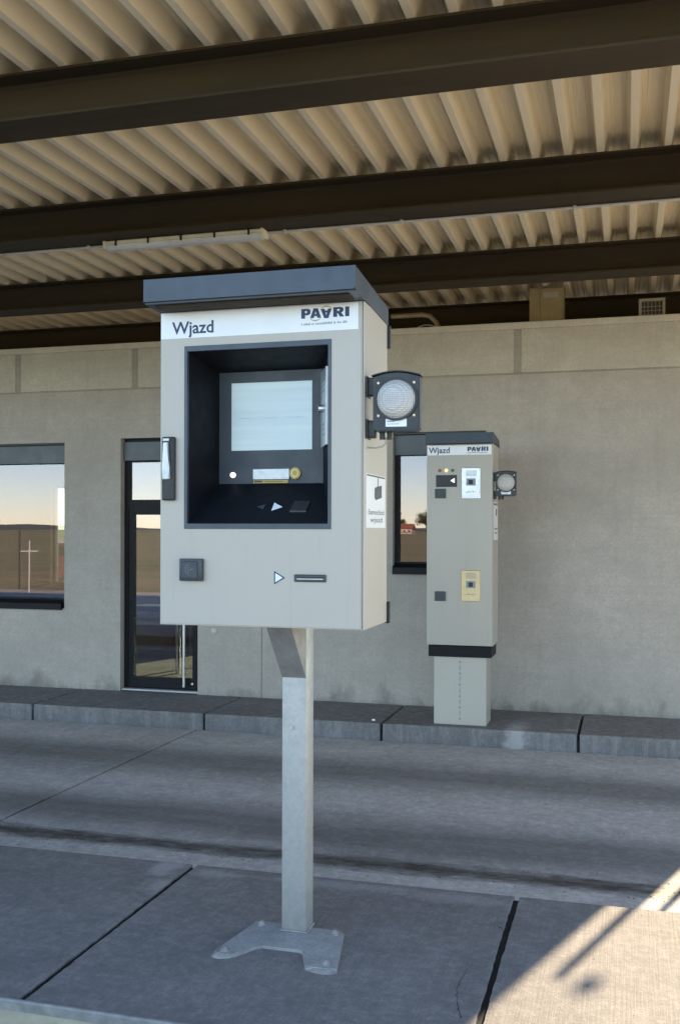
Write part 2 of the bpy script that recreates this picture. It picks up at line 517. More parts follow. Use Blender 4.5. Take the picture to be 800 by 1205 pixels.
def holed(bm, x0, x1, z0, z1, holes, y0, y1, extra_x=()):
    """slab in the XZ plane between y0 and y1 with rectangular holes (hx0, hx1, hz0, hz1)"""
    xs = sorted({x0, x1, *extra_x, *[h[0] for h in holes], *[h[1] for h in holes]})
    zs = sorted({z0, z1, *[h[2] for h in holes], *[h[3] for h in holes]})
    xs = [x for x in xs if x0 <= x <= x1]
    zs = [z for z in zs if z0 <= z <= z1]
    V = {}
    def v(i, k):
        if (i, k) not in V:
            V[i, k] = bm.verts.new((xs[i], y0, zs[k]))
        return V[i, k]
    fs = []
    for i in range(len(xs) - 1):
        for k in range(len(zs) - 1):
            cx, cz = (xs[i] + xs[i + 1]) / 2, (zs[k] + zs[k + 1]) / 2
            if any(h[0] < cx < h[1] and h[2] < cz < h[3] for h in holes):
                continue
            fs.append(bm.faces.new((v(i, k), v(i + 1, k), v(i + 1, k + 1), v(i, k + 1))))
    r = bmesh.ops.extrude_face_region(bm, geom=fs)
    nv = [g for g in r['geom'] if isinstance(g, bmesh.types.BMVert)]
    bmesh.ops.translate(bm, verts=nv, vec=(0, y1 - y0, 0))
    return bm

ORIGIN = {}
def obj(name, bm, mat, parent=None, smooth=False, origin=None):
    """one mesh object; vertices are given in world space and re-based on the thing's origin"""
    bmesh.ops.recalc_face_normals(bm, faces=bm.faces[:])
    if parent is not None:
        o3 = ORIGIN[parent.name]
    elif origin is not None:
        o3 = Vector(origin)
    else:
        xs = [v.co for v in bm.verts]
        o3 = Vector(((min(c.x for c in xs) + max(c.x for c in xs)) / 2, (min(c.y for c in xs) + max(c.y for c in xs)) / 2, min(c.z for c in xs)))
    bmesh.ops.translate(bm, verts=bm.verts[:], vec=-o3)
    me = bpy.data.meshes.new(name)
    bm.to_mesh(me)
    bm.free()
    if smooth:
        me.shade_smooth()
        me.set_sharp_from_angle(angle=R(35))
    me.materials.append(M[mat])
    o = bpy.data.objects.new(name, me)
    col.objects.link(o)
    if parent is None:
        o.location = o3
    else:
        o.parent = parent
    ORIGIN[o.name] = o3
    return o
def thing(name, label, cat, loc, group=None):
    o = bpy.data.objects.new(name, None)
    col.objects.link(o)
    o.empty_display_size = 0.1
    o.location = loc
    ORIGIN[o.name] = Vector(loc)
    return tag(o, label, cat, group)
def tag(o, label, cat, group=None):
    o['label'] = label
    o['category'] = cat
    if group:
        o['group'] = group
    return o
def struct(name, bm, mat, smooth=False):
    o = obj(name, bm, mat, None, smooth, (0, 0, 0))
    o['kind'] = 'structure'
    return o
def text_bm(s, x0, x1, zbase, y, bold=0.0, ztop=None, space=1.0):
    """flat lettering in the XZ plane facing -Y, fitted between x0 and x1 on a baseline"""
    cu = bpy.data.curves.new('t', 'FONT')
    cu.body = s
    cu.size = 1.0
    cu.offset = bold
    cu.space_character = space
    cu.resolution_u = 3
    to = bpy.data.objects.new('t', cu)
    col.objects.link(to)
    dg = bpy.context.evaluated_depsgraph_get()
    me = bpy.data.meshes.new_from_object(to.evaluated_get(dg))
    bm = bmesh.new()
    bm.from_mesh(me)
    bpy.data.objects.remove(to)
    bpy.data.curves.remove(cu)
    bpy.data.meshes.remove(me)
    a = min(v.co.x for v in bm.verts); b = max(v.co.x for v in bm.verts)
    k = (x1 - x0) / (b - a)
    kz = k if ztop is None else (ztop - zbase) / max(v.co.y for v in bm.verts)
    for v in bm.verts:
        v.co = Vector((x0 + (v.co.x - a) * k, y, zbase + v.co.y * kz))
    return bm
def join_bm(dst, src):
    me = bpy.data.meshes.new('tmp')
    src.to_mesh(me)
    src.free()
    dst.from_mesh(me)
    bpy.data.meshes.remove(me)
    return dst

# ------------------------------------------------------------------ the setting: ground
ROAD_Z = -0.15
g = bmesh.new()
S = 9000
for a, b in [((-S, -S), (S, S))]:
    n = 12
    vs_ = [[g.verts.new((-S + 2 * S * i / n, -S + 2 * S * j / n, -0.30)) for j in range(n + 1)] for i in range(n + 1)]
    for i in range(n):
        for j in range(n):
            g.faces.new((vs_[i][j], vs_[i + 1][j], vs_[i + 1][j + 1], vs_[i][j + 1]))
struct('ground', g, 'field_grass')
struct('forecourt', bx(-42, 60, -8.3, 46, -0.40, -0.19), 'forecourt_concrete')

# road: concrete bays with open joints
road = struct('road', bx(-30, 40, -6.5, 9.5, -0.26, -0.175), 'joint_filler')
rj = [-28.8, -23.8, -18.8, -13.8, -8.8, -3.79, 1.22, 6.2, 11.2, 16.2, 21.2, 26.2, 31.2, 36.2]
for a, b in zip(rj, rj[1:]):
    obj('road_slab', bx(a + 0.012, b - 0.012, 4.71, 8.575, -0.30, ROAD_Z, bev=0.004), 'road_concrete', road)
for a, b in zip(rj, rj[1:]):
    obj('road_slab', bx(a + 0.012, b - 0.012, -6.4, 3.14, -0.30, ROAD_Z, bev=0.004), 'road_concrete', road)

# island with its slabs
island = struct('traffic_island', bx(-20.0, 20.0, 3.19, 4.68, -0.25, -0.012), 'joint_filler')
ij = [-20.0 + 0.0] + [-2.08 + 1.597 * k for k in range(-11, 14)]
def uneven_slab(x0, x1, y0, y1, z0, z1, bev, seg, amp, seed, nx=34):
    """slab with rounded arrises whose long edges wander slightly"""
    rnd = random.Random(seed)
    bm = bx(x0, x1, y0, y1, z0, z1, bev=bev, seg=seg)
    long_e = [e for e in bm.edges if abs(e.verts[0].co.y - e.verts[1].co.y) > (y1 - y0) * 0.6]
    bmesh.ops.subdivide_edges(bm, edges=long_e, cuts=nx, use_grid_fill=True)
    ph = rnd.random() * 9
    for v in bm.verts:
        if abs(v.co.x - x0) < bev * 1.6 or abs(v.co.x - x1) < bev * 1.6:
            s = 1 if abs(v.co.x - x0) < bev * 1.6 else -1
            v.co.x += s * amp * (0.25 * math.sin(v.co.y * 5 + ph) + rnd.random() * rnd.random() * 1.6)
    return bm
ij = [x for x in ij if x > -19]
for i, (a, b) in enumerate(zip(ij, ij[1:])):
    obj('island_slab', uneven_slab(a + 0.011, b - 0.011, 3.175, 4.70, -0.155, 0.0, 0.003, 1, 0.005, i), 'island_concrete', island)
obj('edge_strip', prism(bmesh.new(), [(3.160, -0.036), (3.174, -0.036), (3.174, 0.0), (3.170, 0.004), (3.164, 0.002), (3.160, -0.004)], 'X', ij[0], ij[-1]), 'edge_steel', island)
obj('kerb_face', bx(ij[0], ij[-1], 3.164, 3.176, -0.20, -0.037), 'kerb_face', island)
# smear of mortar left at the far arris
# hairline cracks in the slabs
def crack(pts, w, z, parent, seed):
    rnd_ = random.Random(seed)
    fine_ = []
    for (a, b) in zip(pts, pts[1:]):
        for k in range(6):
            u = k / 6
            fine_.append((a[0] + (b[0] - a[0]) * u + rnd_.uniform(-1, 1) * w * 1.6, a[1] + (b[1] - a[1]) * u + rnd_.uniform(-1, 1) * w))
    fine_.append(pts[-1])
    c_ = bmesh.new()
    L_ = []
    for k, p in enumerate(fine_):
        ww = w * (0.25 + 0.75 * rnd_.random()) * (1 - 0.7 * k / len(fine_))
        L_.append((c_.verts.new((p[0] - ww, p[1], z)), c_.verts.new((p[0] + ww, p[1] + ww * 0.3, z))))
    for (a, b), (c2, d) in zip(L_, L_[1:]):
        c_.faces.new((a, b, d, c2))
    obj('crack', c_, 'joint_filler', parent)
crack([(-0.545, 3.47), (-0.573, 3.56), (-0.594, 3.68), (-0.592, 3.80), (-0.575, 3.93)], 0.0025, 0.0012, island, 1)
crack([(-0.50, 4.30), (-0.545, 4.34), (-0.60, 4.335)], 0.004, 0.0012, island, 2)
# grit swept into the gutter and the slab joints
rg = random.Random(77)
gm = bmesh.new()
for k in range(800):
    if k < 620:
        gx, gy, gz = rg.uniform(-4.5, 1.2), 5.38 + rg.gauss(0, 0.09), ROAD_Z
    elif k < 760:
        gx, gy, gz = rg.uniform(-4.5, 1.2), rg.uniform(4.72, 8.5), ROAD_Z
    else:
        gx, gy, gz = rg.uniform(-3.4, 0.6), rg.uniform(3.2, 4.68), 0.0
    r_ = 0.002 + (0.006 if k < 760 else 0.002) * rg.random() ** 3
    vv = [gm.verts.new((gx + r_ * math.cos(a) * rg.uniform(.7, 1.3), gy + r_ * math.sin(a) * rg.uniform(.7, 1.3), gz + 0.0003)) for a in (0, 1.57, 3.14, 4.71)]
    top_v = gm.verts.new((gx + rg.uniform(-.3, .3) * r_, gy + rg.uniform(-.3, .3) * r_, gz + r_ * rg.uniform(0.5, 1.0)))
    for q in range(4):
        gm.faces.new((vv[q], vv[(q + 1) % 4], top_v))
grit = obj('grit', gm, 'grit_stone')
grit['kind'] = 'stuff'
tag(grit, 'fine loose grit scattered along the damp gutter line of the lane', 'grit')
# pavement in front of the building
pavement = struct('pavement', bx(-20, 12, 8.60, 9.60, -0.25, -0.06), 'joint_filler')
pj = [-20.7, -19.0, -17.3, -15.6, -13.9, -12.2, -10.6, -8.9, -7.2, -5.5, -3.72, -2.055, -0.385, 1.29, 2.96, 4.63, 6.3, 8.0]
for i, (a, b) in enumerate(zip(pj, pj[1:])):
    obj('kerb_slab', uneven_slab(a + 0.009, b - 0.009, 8.585, 9.556, -0.20, 0.0, 0.012, 2, 0.004, 40 + i), 'pavement_concrete', pavement)

# ------------------------------------------------------------------ canopy
canopy = thing('canopy', 'corrugated beige metal canopy on dark brown steel beams over the lanes', 'canopy', (-3, 5, 0))
CX0, CX1, CY0, CY1 = -16.0, 5.2, 3.4, 11.25
bm = bmesh.new()
prof = [(-0.020, 0.0), (0.020, 0.0), (0.043, 0.112), (0.066, 0.112), (0.071, 0.106), (0.079, 0.106), (0.084, 0.112),
        (0.114, 0.112), (0.119, 0.106), (0.127, 0.106), (0.132, 0.112), (0.155, 0.112)]
pitch, phase, ZS = 0.1985, 0.035, 4.023
k0, k1 = int((CX0 - phase) / pitch), int((CX1 - phase) / pitch)
line = [(phase + k * pitch + px * pitch / 0.198, ZS + pz) for k in range(k0, k1) for px, pz in prof]
ys = [CY0, 6, 9, CY1]
rows = [[bm.verts.new((x, y, z)) for x, z in line] for y in ys]
for ra, rb in zip(rows, rows[1:]):
    for i in range(len(line) - 1):
        bm.faces.new((ra[i], ra[i + 1], rb[i + 1], rb[i]))
sheet = obj('roof_sheet', bm, 'roof_sheet_paint', canopy)
sol = sheet.modifiers.new('thickness', 'SOLIDIFY')
sol.thickness = 0.0012
sol.offset = 1
def ibeam_profile(y0, w, z0, h, tf, tw, fil):
    yc = y0 + w / 2
    a, b = yc - tw / 2, yc + tw / 2
    return [(y0, z0), (y0 + w, z0), (y0 + w, z0 + tf), (b + fil, z0 + tf), (b, z0 + tf + fil), (b, z0 + h - tf - fil), (b + fil, z0 + h - tf),
            (y0 + w, z0 + h - tf), (y0 + w, z0 + h), (y0, z0 + h), (y0, z0 + h - tf), (a - fil, z0 + h - tf), (a, z0 + h - tf - fil),
            (a, z0 + tf + fil), (a - fil, z0 + tf), (y0, z0 + tf)]
for yb in (4.545, 6.465, 8.475, 10.43):
    obj('beam', prism(bmesh.new(), ibeam_profile(yb, 0.262, 3.78, 0.2425, 0.0125, 0.008, 0.018), 'X', CX0 + 0.1, CX1 - 0.2), 'beam_paint', canopy)
def hcol(xc, yc, z0, z1, s=0.2):
    b_ = bmesh.new()
    box(b_, xc - s / 2, xc + s / 2, yc - s / 2, yc - s / 2 + 0.014, z0, z1)
    box(b_, xc - s / 2, xc + s / 2, yc + s / 2 - 0.014, yc + s / 2, z0, z1)
    box(b_, xc - 0.005, xc + 0.005, yc - s / 2 + 0.014, yc + s / 2 - 0.014, z0, z1)
    return b_
for xc in (-15.2, 4.3):
    obj('girder', bx(xc - 0.12, xc + 0.12, CY0 + 0.1, CY1 - 0.1, 3.48, 3.777), 'beam_paint', canopy)
    for yc in (4.68,):
        obj('column', hcol(xc, yc, -0.15, 3.478), 'beam_paint', canopy)
    obj('column', hcol(xc, 10.6 if xc > 0 else 9.2, -0.15, 3.478), 'beam_paint', canopy)

# batten lamp and its conduit under the second beam
lampf = thing('strip_light', 'long cream fluorescent strip light with dark clips under the ceiling beam', 'light', (-3.05, 6.67, 3.71))
LX0, LX1 = -3.655, -2.441
obj('housing', prism(bmesh.new(), [(6.615, 3.748), (6.615, 3.770), (6.628, 3.7785), (6.712, 3.7785), (6.725, 3.770), (6.725, 3.748)], 'X', LX0, LX1), 'lamp_cream', lampf)
obj('diffuser', prism(bmesh.new(), [(6.618, 3.746), (6.622, 3.728), (6.640, 3.715), (6.700, 3.715), (6.718, 3.728), (6.722, 3.746)], 'X', LX0 + 0.01, LX1 - 0.01), 'lamp_diffuser', lampf)
for k in range(5):
    x = LX0 + 0.095 + k * 0.256
    obj('clip', bx(x - 0.007, x + 0.007, 6.608, 6.6145, 3.736, 3.777), 'black_plastic', lampf)
for x in (LX0, LX1):
    obj('end_cap', bx(x - 0.012, x + 0.012, 6.612, 6.728, 3.722, 3.7788, bev=0.005), 'lamp_cream', lampf)
cond = thing('conduit', 'thin pale conduit pipe running along the underside of the middle beam', 'pipe', (-3, 6.712, 3.75))
obj('conduit_run', tube(bmesh.new(), (CX0 + 0.3, 6.712, 3.768), (LX0 - 0.015, 6.712, 3.768), 0.0095, 10), 'conduit_grey', cond, True)
obj('conduit_run', tube(bmesh.new(), (LX1 + 0.015, 6.712, 3.768), (CX1 - 0.4, 6.712, 3.768), 0.0095, 10), 'conduit_grey', cond, True)
for x in (-9.2, -7.4, -5.6, -3.83, -2.30, -1.47, -0.33, 0.8, 2.6, 4.4):
    obj('saddle_clip', bx(x - 0.010, x + 0.010, 6.690, 6.730, 3.755, 3.7795, bev=0.003), 'conduit_grey', cond)

# ------------------------------------------------------------------ the building
bld = thing('control_building', 'low grey concrete building with dark framed windows behind the terminals', 'building', (-4, 12, 0))
WY, WT = 9.57, 0.24
BX0, BX1, BY1 = -13.0, 1.56, 15.2
W1 = (-8.6, -5.748, 0.84, 2.605)
DR = (-5.089, -4.214, 0.0, 2.635)
W2 = (-2.18, -1.28, 1.27, 2.625)
JX = -3.519
obj('wall_panel', holed(bmesh.new(), BX0, JX - 0.006, -0.2, 3.14, [W1, (DR[0], DR[1], -0.2, DR[3])], WY, WY + WT), 'wall_concrete', bld)
obj('wall_panel', holed(bmesh.new(), JX + 0.006, BX1, -0.2, 3.14, [W2], WY, WY + WT), 'wall_concrete', bld)
obj('joint_seal', bx(JX - 0.0058, JX + 0.0058, WY + 0.006, WY + 0.06, 0.0, 3.14), 'joint_mortar', bld)
# parapet course above the horizontal joint, with mortar-filled upright joints
vj = [-9.25, -7.8, -6.315, -4.93, -3.5, -2.3, -0.99, 0.62]
ed = [BX0] + vj + [BX1]
for i in range(len(ed) - 1):
    a = ed[i] + (0.035 if i else 0)
    b = ed[i + 1] - (0.035 if i + 1 < len(ed) - 1 else 0)
    obj('parapet_block', bx(a, b, WY + 0.002, WY + WT, 3.158, 3.565, bev=0.003), 'parapet_concrete', bld)
for x in vj:
    obj('parapet_joint', bx(x - 0.0345, x + 0.0345, WY + 0.007, WY + WT - 0.01, 3.158, 3.563), 'joint_mortar', bld)
obj('joint_seal', bx(BX0 + 0.01, BX1 - 0.01, WY + 0.010, WY + WT - 0.01, 3.1405, 3.1575), 'joint_mortar', bld)
obj('coping', bx(BX0 - 0.006, BX1 + 0.006, WY - 0.006, WY + WT + 0.01, 3.566, 3.63, bev=0.006), 'coping_concrete', bld)
# side and back walls, roof, floor
obj('side_wall', bx(BX1 - 0.24, BX1, WY + WT + 0.002, BY1, -0.2, 3.5), 'wall_concrete', bld)
obj('side_wall', bx(BX0, BX0 + 0.24, WY + WT + 0.002, BY1, -0.2, 3.5), 'wall_concrete', bld)
BW = [(-9.25, -7.62, 0.75, 2.42), (-7.50, -6.95, 0.75, 2.42), (-4.75, -3.05, 0.04, 2.42)]
obj('back_wall', holed(bmesh.new(), BX0 + 0.242, BX1 - 0.242, -0.2, 3.1, [(h[0], h[1], max(h[2], -0.2), h[3]) for h in BW], BY1 - 0.24, BY1), 'interior_wall', bld)
obj('roof_slab', bx(BX0 + 0.242, BX1 - 0.242, WY + WT + 0.012, BY1, 3.105, 3.40), 'roof_membrane', bld)
obj('sun_block_wall', bx(BX0 + 0.25, BX1 - 0.30, 11.42, 11.60, 3.402, 3.97), 'roof_membrane', bld)  # unseen wall added to keep the sun off the roof strip behind the parapet
obj('floor', bx(BX0 + 0.242, BX1 - 0.242, WY + 0.10, BY1 - 0.245, -0.2, 0.0), 'interior_floor', bld)
obj('partition', bx(-3.0, -2.88, WY + WT + 0.01, BY1 - 0.25, 0.001, 3.10), 'interior_dark', bld)
obj('partition', bx(-6.42, -6.32, 12.2, BY1 - 0.25, 0.001, 3.10), 'interior_wall', bld)
for h in BW:
    w = obj('back_window', holed(bmesh.new(), h[0], h[1], h[2], h[3], [(h[0] + 0.05, h[1] - 0.05, h[2] + 0.05, h[3] - 0.05)], BY1 - 0.16, BY1 - 0.09), 'frame_alu', bld)
    obj('pane', bx(h[0] + 0.04, h[1] - 0.04, BY1 - 0.128, BY1 - 0.122, h[2] + 0.04, h[3] - 0.04), 'back_glass', w)

def window(w, sill_z, blind_z, mull=()):
    x0, x1, z0, z1 = w
    f = obj('window', holed(bmesh.new(), x0 + 0.002, x1 - 0.002, sill_z, z1 - 0.002,
            [(a, b, sill_z + 0.045, blind_z + 0.0) for a, b in mull], WY + 0.085, WY + 0.15), 'frame_alu', bld)
    for a, b in mull:
        obj('pane', bx(a - 0.008, b + 0.008, WY + 0.115, WY + 0.121, sill_z + 0.037, blind_z + 0.008), 'window_glass', f)
    obj('blind_box', bx(x0 + 0.004, x1 - 0.004, WY + 0.055, WY + 0.0845, blind_z + 0.004, z1 - 0.022, bev=0.003), 'blind_box_alu', f)
    obj('shadow_gap_strip', bx(x0 + 0.004, x1 - 0.004, WY + 0.02, WY + 0.0845, z1 - 0.019, z1 - 0.003), 'black_plastic', f)  # black strip drawn in place of the shadow gap above the blind box
    s = bmesh.new()
    prism(s, [(WY - 0.035, z0 - 0.012), (WY - 0.035, z0 + 0.052), (WY - 0.029, z0 + 0.056), (WY + 0.0845, z0 + 0.088), (WY + 0.0845, z0 + 0.002), (WY - 0.002, z0 + 0.002), (WY - 0.002, z0 - 0.012)], 'X', x0 + 0.004 - 0.0, x1 - 0.02)
    obj('sill', s, 'frame_alu', f)
window(W1, 0.90, 2.385, [(-8.55, -5.80)])
window(W2, 1.33, 2.405, [(-2.132, -1.33)])

# glazed door with transom light
DY = WY + 0.085
door = obj('door', holed(bmesh.new(), DR[0] + 0.002, DR[1] - 0.002, 0.022, DR[3] - 0.002,
           [(-5.03, -4.29, 1.995, 2.39), (-5.045, -4.26, 0.03, 1.90)], DY, DY + 0.07), 'frame_alu', bld)
obj('blind_box', bx(DR[0] + 0.006, DR[1] - 0.006, DY - 0.03, DY - 0.001, 2.405, 2.60, bev=0.003), 'blind_box_alu', door)
obj('transom_pane', bx(-5.035, -4.285, DY + 0.03, DY + 0.036, 1.99, 2.395), 'door_glass', door)
obj('leaf', holed(bmesh.new(), -5.041, -4.264, 0.034, 1.896, [(-4.978, -4.312, 0.14, 1.838)], DY + 0.006, DY + 0.06), 'frame_alu', door)
obj('pane', bx(-4.986, -4.304, DY + 0.03, DY + 0.036, 0.132, 1.846), 'door_glass', door)
obj('threshold', bx(DR[0] + 0.002, DR[1] - 0.002, WY + 0.02, DY + 0.10, 0.002, 0.021, bev=0.003), 'silver_grey', door)
pb = bmesh.new()
tube(pb, (-4.385, DY - 0.045, 0.06), (-4.385, DY - 0.045, 1.80), 0.014, 14)
for z in (0.2, 1.66):
    tube(pb, (-4.385, DY - 0.045, z), (-4.385, DY + 0.006, z), 0.009, 10)
obj('pull_bar', pb, 'stainless', door, True)
obj('lock_cylinder', tube(bmesh.new(), (-4.31, DY - 0.006, 0.09), (-4.31, DY + 0.006, 0.09), 0.012, 12), 'stainless', door)
dm = bmesh.new()
bmesh.ops.create_uvsphere(dm, u_segments=18, v_segments=10, radius=0.036, matrix=Matrix.Translation((-4.03, WY - 0.002, 0.655)) @ Matrix.Diagonal((1, 0.55, 1, 1)))
tag(obj('wall_button', dm, 'conduit_grey', None, True), 'small round grey dome fixed low on the wall right of the door', 'wall fitting')

# inside: a table seen through the door
tb = thing('table', 'dark table on shiny round steel legs seen through the glass door', 'table', (-5.45, 11.2, 0))
obj('table_top', bx(-6.15, -4.85, 10.75, 11.65, 0.72, 0.745, bev=0.004), 'interior_dark', tb)
for x, y in ((-5.05, 10.9), (-6.0, 10.9), (-5.05, 11.5), (-6.0, 11.5)):
    obj('leg', tube(bmesh.new(), (x, y, 0.0), (x, y, 0.72), 0.03, 16), 'chrome', tb, True)
cb = thing('cupboard', 'tall dark cupboard standing in the dim room behind the door', 'cupboard', (-6.9, 14.4, 0))
obj('carcass', bx(-6.30, -5.30, 14.30, 14.90, 0.001, 1.15, bev=0.004), 'interior_dark', cb)
for i in range(2):
    d_ = obj('cupboard_door', bx(-6.29 + i * 0.5, -5.81 + i * 0.5, 14.28, 14.298, 0.06, 1.13, bev=0.003), 'interior_wall', cb)

# plant on the building's roof, above the wall
eb = thing('meter_cabinet', 'ochre metal cabinet standing above the wall under the canopy', 'cabinet', (-0.8, 9.95, 3.4))
obj('cabinet_body', bx(-0.905, -0.585, 9.84, 10.05, 3.402, 4.0, bev=0.004), 'ochre_box', eb)
obj('cabinet_door', bx(-0.80, -0.60, 9.828, 9.8395, 3.66, 3.99, bev=0.003), 'ochre_box', eb)
obj('rating_plate', bx(-0.775, -0.635, 9.824, 9.8275, 3.90, 3.955), 'grille_metal', eb)
gr = thing('vent_grille', 'small square wire grille box above the wall near its right end', 'grille', (0.2, 10.0, 3.4))
obj('grille_frame', holed(bmesh.new(), 0.10, 0.335, 3.42, 3.845, [(0.125, 0.31, 3.44, 3.82)], 9.86, 9.90), 'grille_metal', gr)
for k in range(5):
    x = 0.148 + k * 0.034
    obj('bar', bx(x - 0.003, x + 0.003, 9.875, 9.881, 3.44, 3.82), 'grille_metal', gr)
for k in range(9):
    z = 3.47 + k * 0.038
    obj('bar', bx(0.125, 0.31, 9.883, 9.888, z - 0.003, z + 0.003), 'grille_metal', gr)
obj('duct', bx(0.102, 0.333, 9.902, 10.3, 3.403, 3.843), 'roof_membrane', gr)
ds = [(-2.3, 10.02, 3.845), (-1.98, 10.02, 3.845), (-1.90, 10.0, 3.825), (-1.83, 9.97, 3.75), (-1.80, 9.95, 3.68), (-1.77, 9.95, 3.40)]
tag(obj('insulated_pipe', pipe(bmesh.new(), ds, 0.024, 12), 'pipe_foil', None, True), 'bent foil wrapped pipe above the wall behind the large terminal lid', 'pipe')
ds = [(-2.05, 9.86, 3.41)] + [(-2.05 + 0.28 * t_ / 8, 9.86, 3.66 + 0.05 * math.sin(math.pi * t_ / 8)) for t_ in range(9)] + [(-1.77, 9.86, 3.41)]
tag(obj('loose_cable', pipe(bmesh.new(), ds, 0.005, 6), 'conduit_grey', None, True), 'thin looped cable above the wall beside the bent pipe', 'cable')

# ------------------------------------------------------------------ signal lamp (used on both terminals)
def signal_lamp(x0, x1, z0, z1, y, wall_x, ztop, label):
    """x0..x1, z0..z1 body front; wall_x is the terminal's side it hangs on"""
    t = thing('signal_lamp', label, 'signal lamp', (wall_x, y + 0.05, z0), 'round signal lamps on the terminals')
    w = x1 - x0
    xc = (x0 + x1) / 2
    pts = [(x0, z0 + 0.012), (x0 + 0.012, z0), (x1 - 0.012, z0), (x1, z0 + 0.012), (x1, z1)]
    for k in range(1, 8):
        a = k / 8
        pts.append((x1 - w * a, z1 + (ztop - z1) * math.sin(math.pi * a)))
    pts.append((x0, z1))
    b_ = prism(bmesh.new(), pts, 'Y', y, y + 0.075)
    es = [e for e in b_.edges if abs(e.verts[0].co.y - e.verts[1].co.y) < 1e-6]
    bmesh.ops.bevel(b_, geom=es, offset=0.004, segments=2, affect='EDGES')
    obj('housing', b_, 'dark_housing', t)
    # small brow over the top edge
    br = [(x1 + 0.004 - (w + 0.008) * k / 8, z1 + 0.003 + (ztop - z1) * math.sin(math.pi * k / 8)) for k in range(9)]
    br2 = [(p[0], p[1] + 0.004) for p in br]
    obj('brow', prism(bmesh.new(), br + br2[::-1], 'Y', y - 0.012, y + 0.07), 'black_plastic', t)
    zc = z0 + (z1 - z0) * 0.585
    obj('rim', ring(bmesh.new(), (xc, zc), 0.074, 0.082, y - 0.010, y + 0.004), 'black_plastic', t, True)
    ln = bmesh.new()
    rows_ = []
    nseg, nr = 40, 8
    for i in range(nr + 1):
        a = (i / nr) * R(62)
        rr = 0.0755 * math.sin(a) / math.sin(R(62))
        yy = y - 0.004 - 0.030 * (math.cos(a) - math.cos(R(62))) / (1 - math.cos(R(62)))
        rows_.append([ln.verts.new((xc + rr * math.cos(2 * math.pi * k / nseg), yy, zc + rr * math.sin(2 * math.pi * k / nseg))) for k in range(nseg)] if i else [ln.verts.new((xc, yy, zc))])
    for i in range(nr):
        for k in range(nseg):
            if i == 0:
                ln.faces.new((rows_[0][0], rows_[1][k], rows_[1][(k + 1) % nseg]))
            else:
                ln.faces.new((rows_[i][k], rows_[i + 1][k], rows_[i + 1][(k + 1) % nseg], rows_[i][(k + 1) % nseg]))
    obj('lens', ln, 'signal_lens', t, True)
    for sx, sz in ((-1, 1), (1, 1), (-1, -1), (1, -1)):
        obj('screw', tube(bmesh.new(), (xc + sx * 0.068, y - 0.004, zc + sz * 0.062), (xc + sx * 0.068, y + 0.002, zc + sz * 0.062), 0.005, 10), 'brass_plate', t)
    obj('sticker', bx(xc - 0.040, xc + 0.040, y - 0.0012, y - 0.0002, z0 + 0.016, z0 + 0.046), 'label_white', t)
    obj('sticker_print', join_bm(bx(xc - 0.034, xc - 0.006, y - 0.0020, y - 0.0014, z0 + 0.034, z0 + 0.038), bx(xc - 0.034, xc + 0.012, y - 0.0020, y - 0.0014, z0 + 0.025, z0 + 0.027)), 'grey_print', t)
    for za, zb in ((z1 - 0.066, z1 + 0.004), (z0 - 0.022, z0 + 0.045)):
        h_ = obj('hinge_bracket', bx(wall_x + 0.001, x0 + 0.006, y + 0.03, y + 0.068, za, zb, bev=0.004), 'black_plastic', t)
        obj('bracket_plate', bx(wall_x + 0.0008, wall_x + 0.006, y + 0.015, y + 0.095, za - 0.004, zb + 0.004, bev=0.001), 'black_plastic', h_)
    for k in range(2):
        obj('cable_gland', tube(bmesh.new(), (x0 + 0.03 + 0.028 * k, y + 0.05, z0 - 0.028), (x0 + 0.03 + 0.028 * k, y + 0.05, z0 + 0.004), 0.011, 12), 'black_plastic', t)
    cp = [(x0 + 0.045, y + 0.05, z0 - 0.02), (x0 + 0.044, y + 0.048, z0 - 0.040), (x0 + 0.030, y + 0.048, z0 - 0.055), (x0 + 0.005, y + 0.048, z0 - 0.060), (wall_x + 0.002, y + 0.048, z0 - 0.058)]
    t.rotation_euler = (0, 0, R(5))
    obj('cable', pipe(bmesh.new(), cp, 0.0035, 8), 'grille_metal', t, True)
    return t

# ------------------------------------------------------------------ the large terminal
X0, X1, Y0, Y1, Z0, Z1 = -1.808, -0.963, 3.73, 4.118, 1.30, 2.552
term = thing('entry_terminal', 'large light grey terminal cabinet with a deep dark screen recess on a steel pole', 'terminal', (-1.326, 4.05, 0))
obj('pole', bx(-1.379, -1.273, 3.993, 4.098, 0.014, 1.30, bev=0.006, seg=2), 'galvanised_steel', term, True)
obj('bolt', tube(bmesh.new(), (-1.335, 3.985, 0.862), (-1.335, 3.994, 0.862), 0.008, 6), 'silver_grey', term)
obj('pole_bracket', prism(bmesh.new(), [(3.9928, 1.068), (3.795, 1.2985), (3.9928, 1.2985)], 'X', -1.378, -1.274), 'bracket_steel_shaded', term)
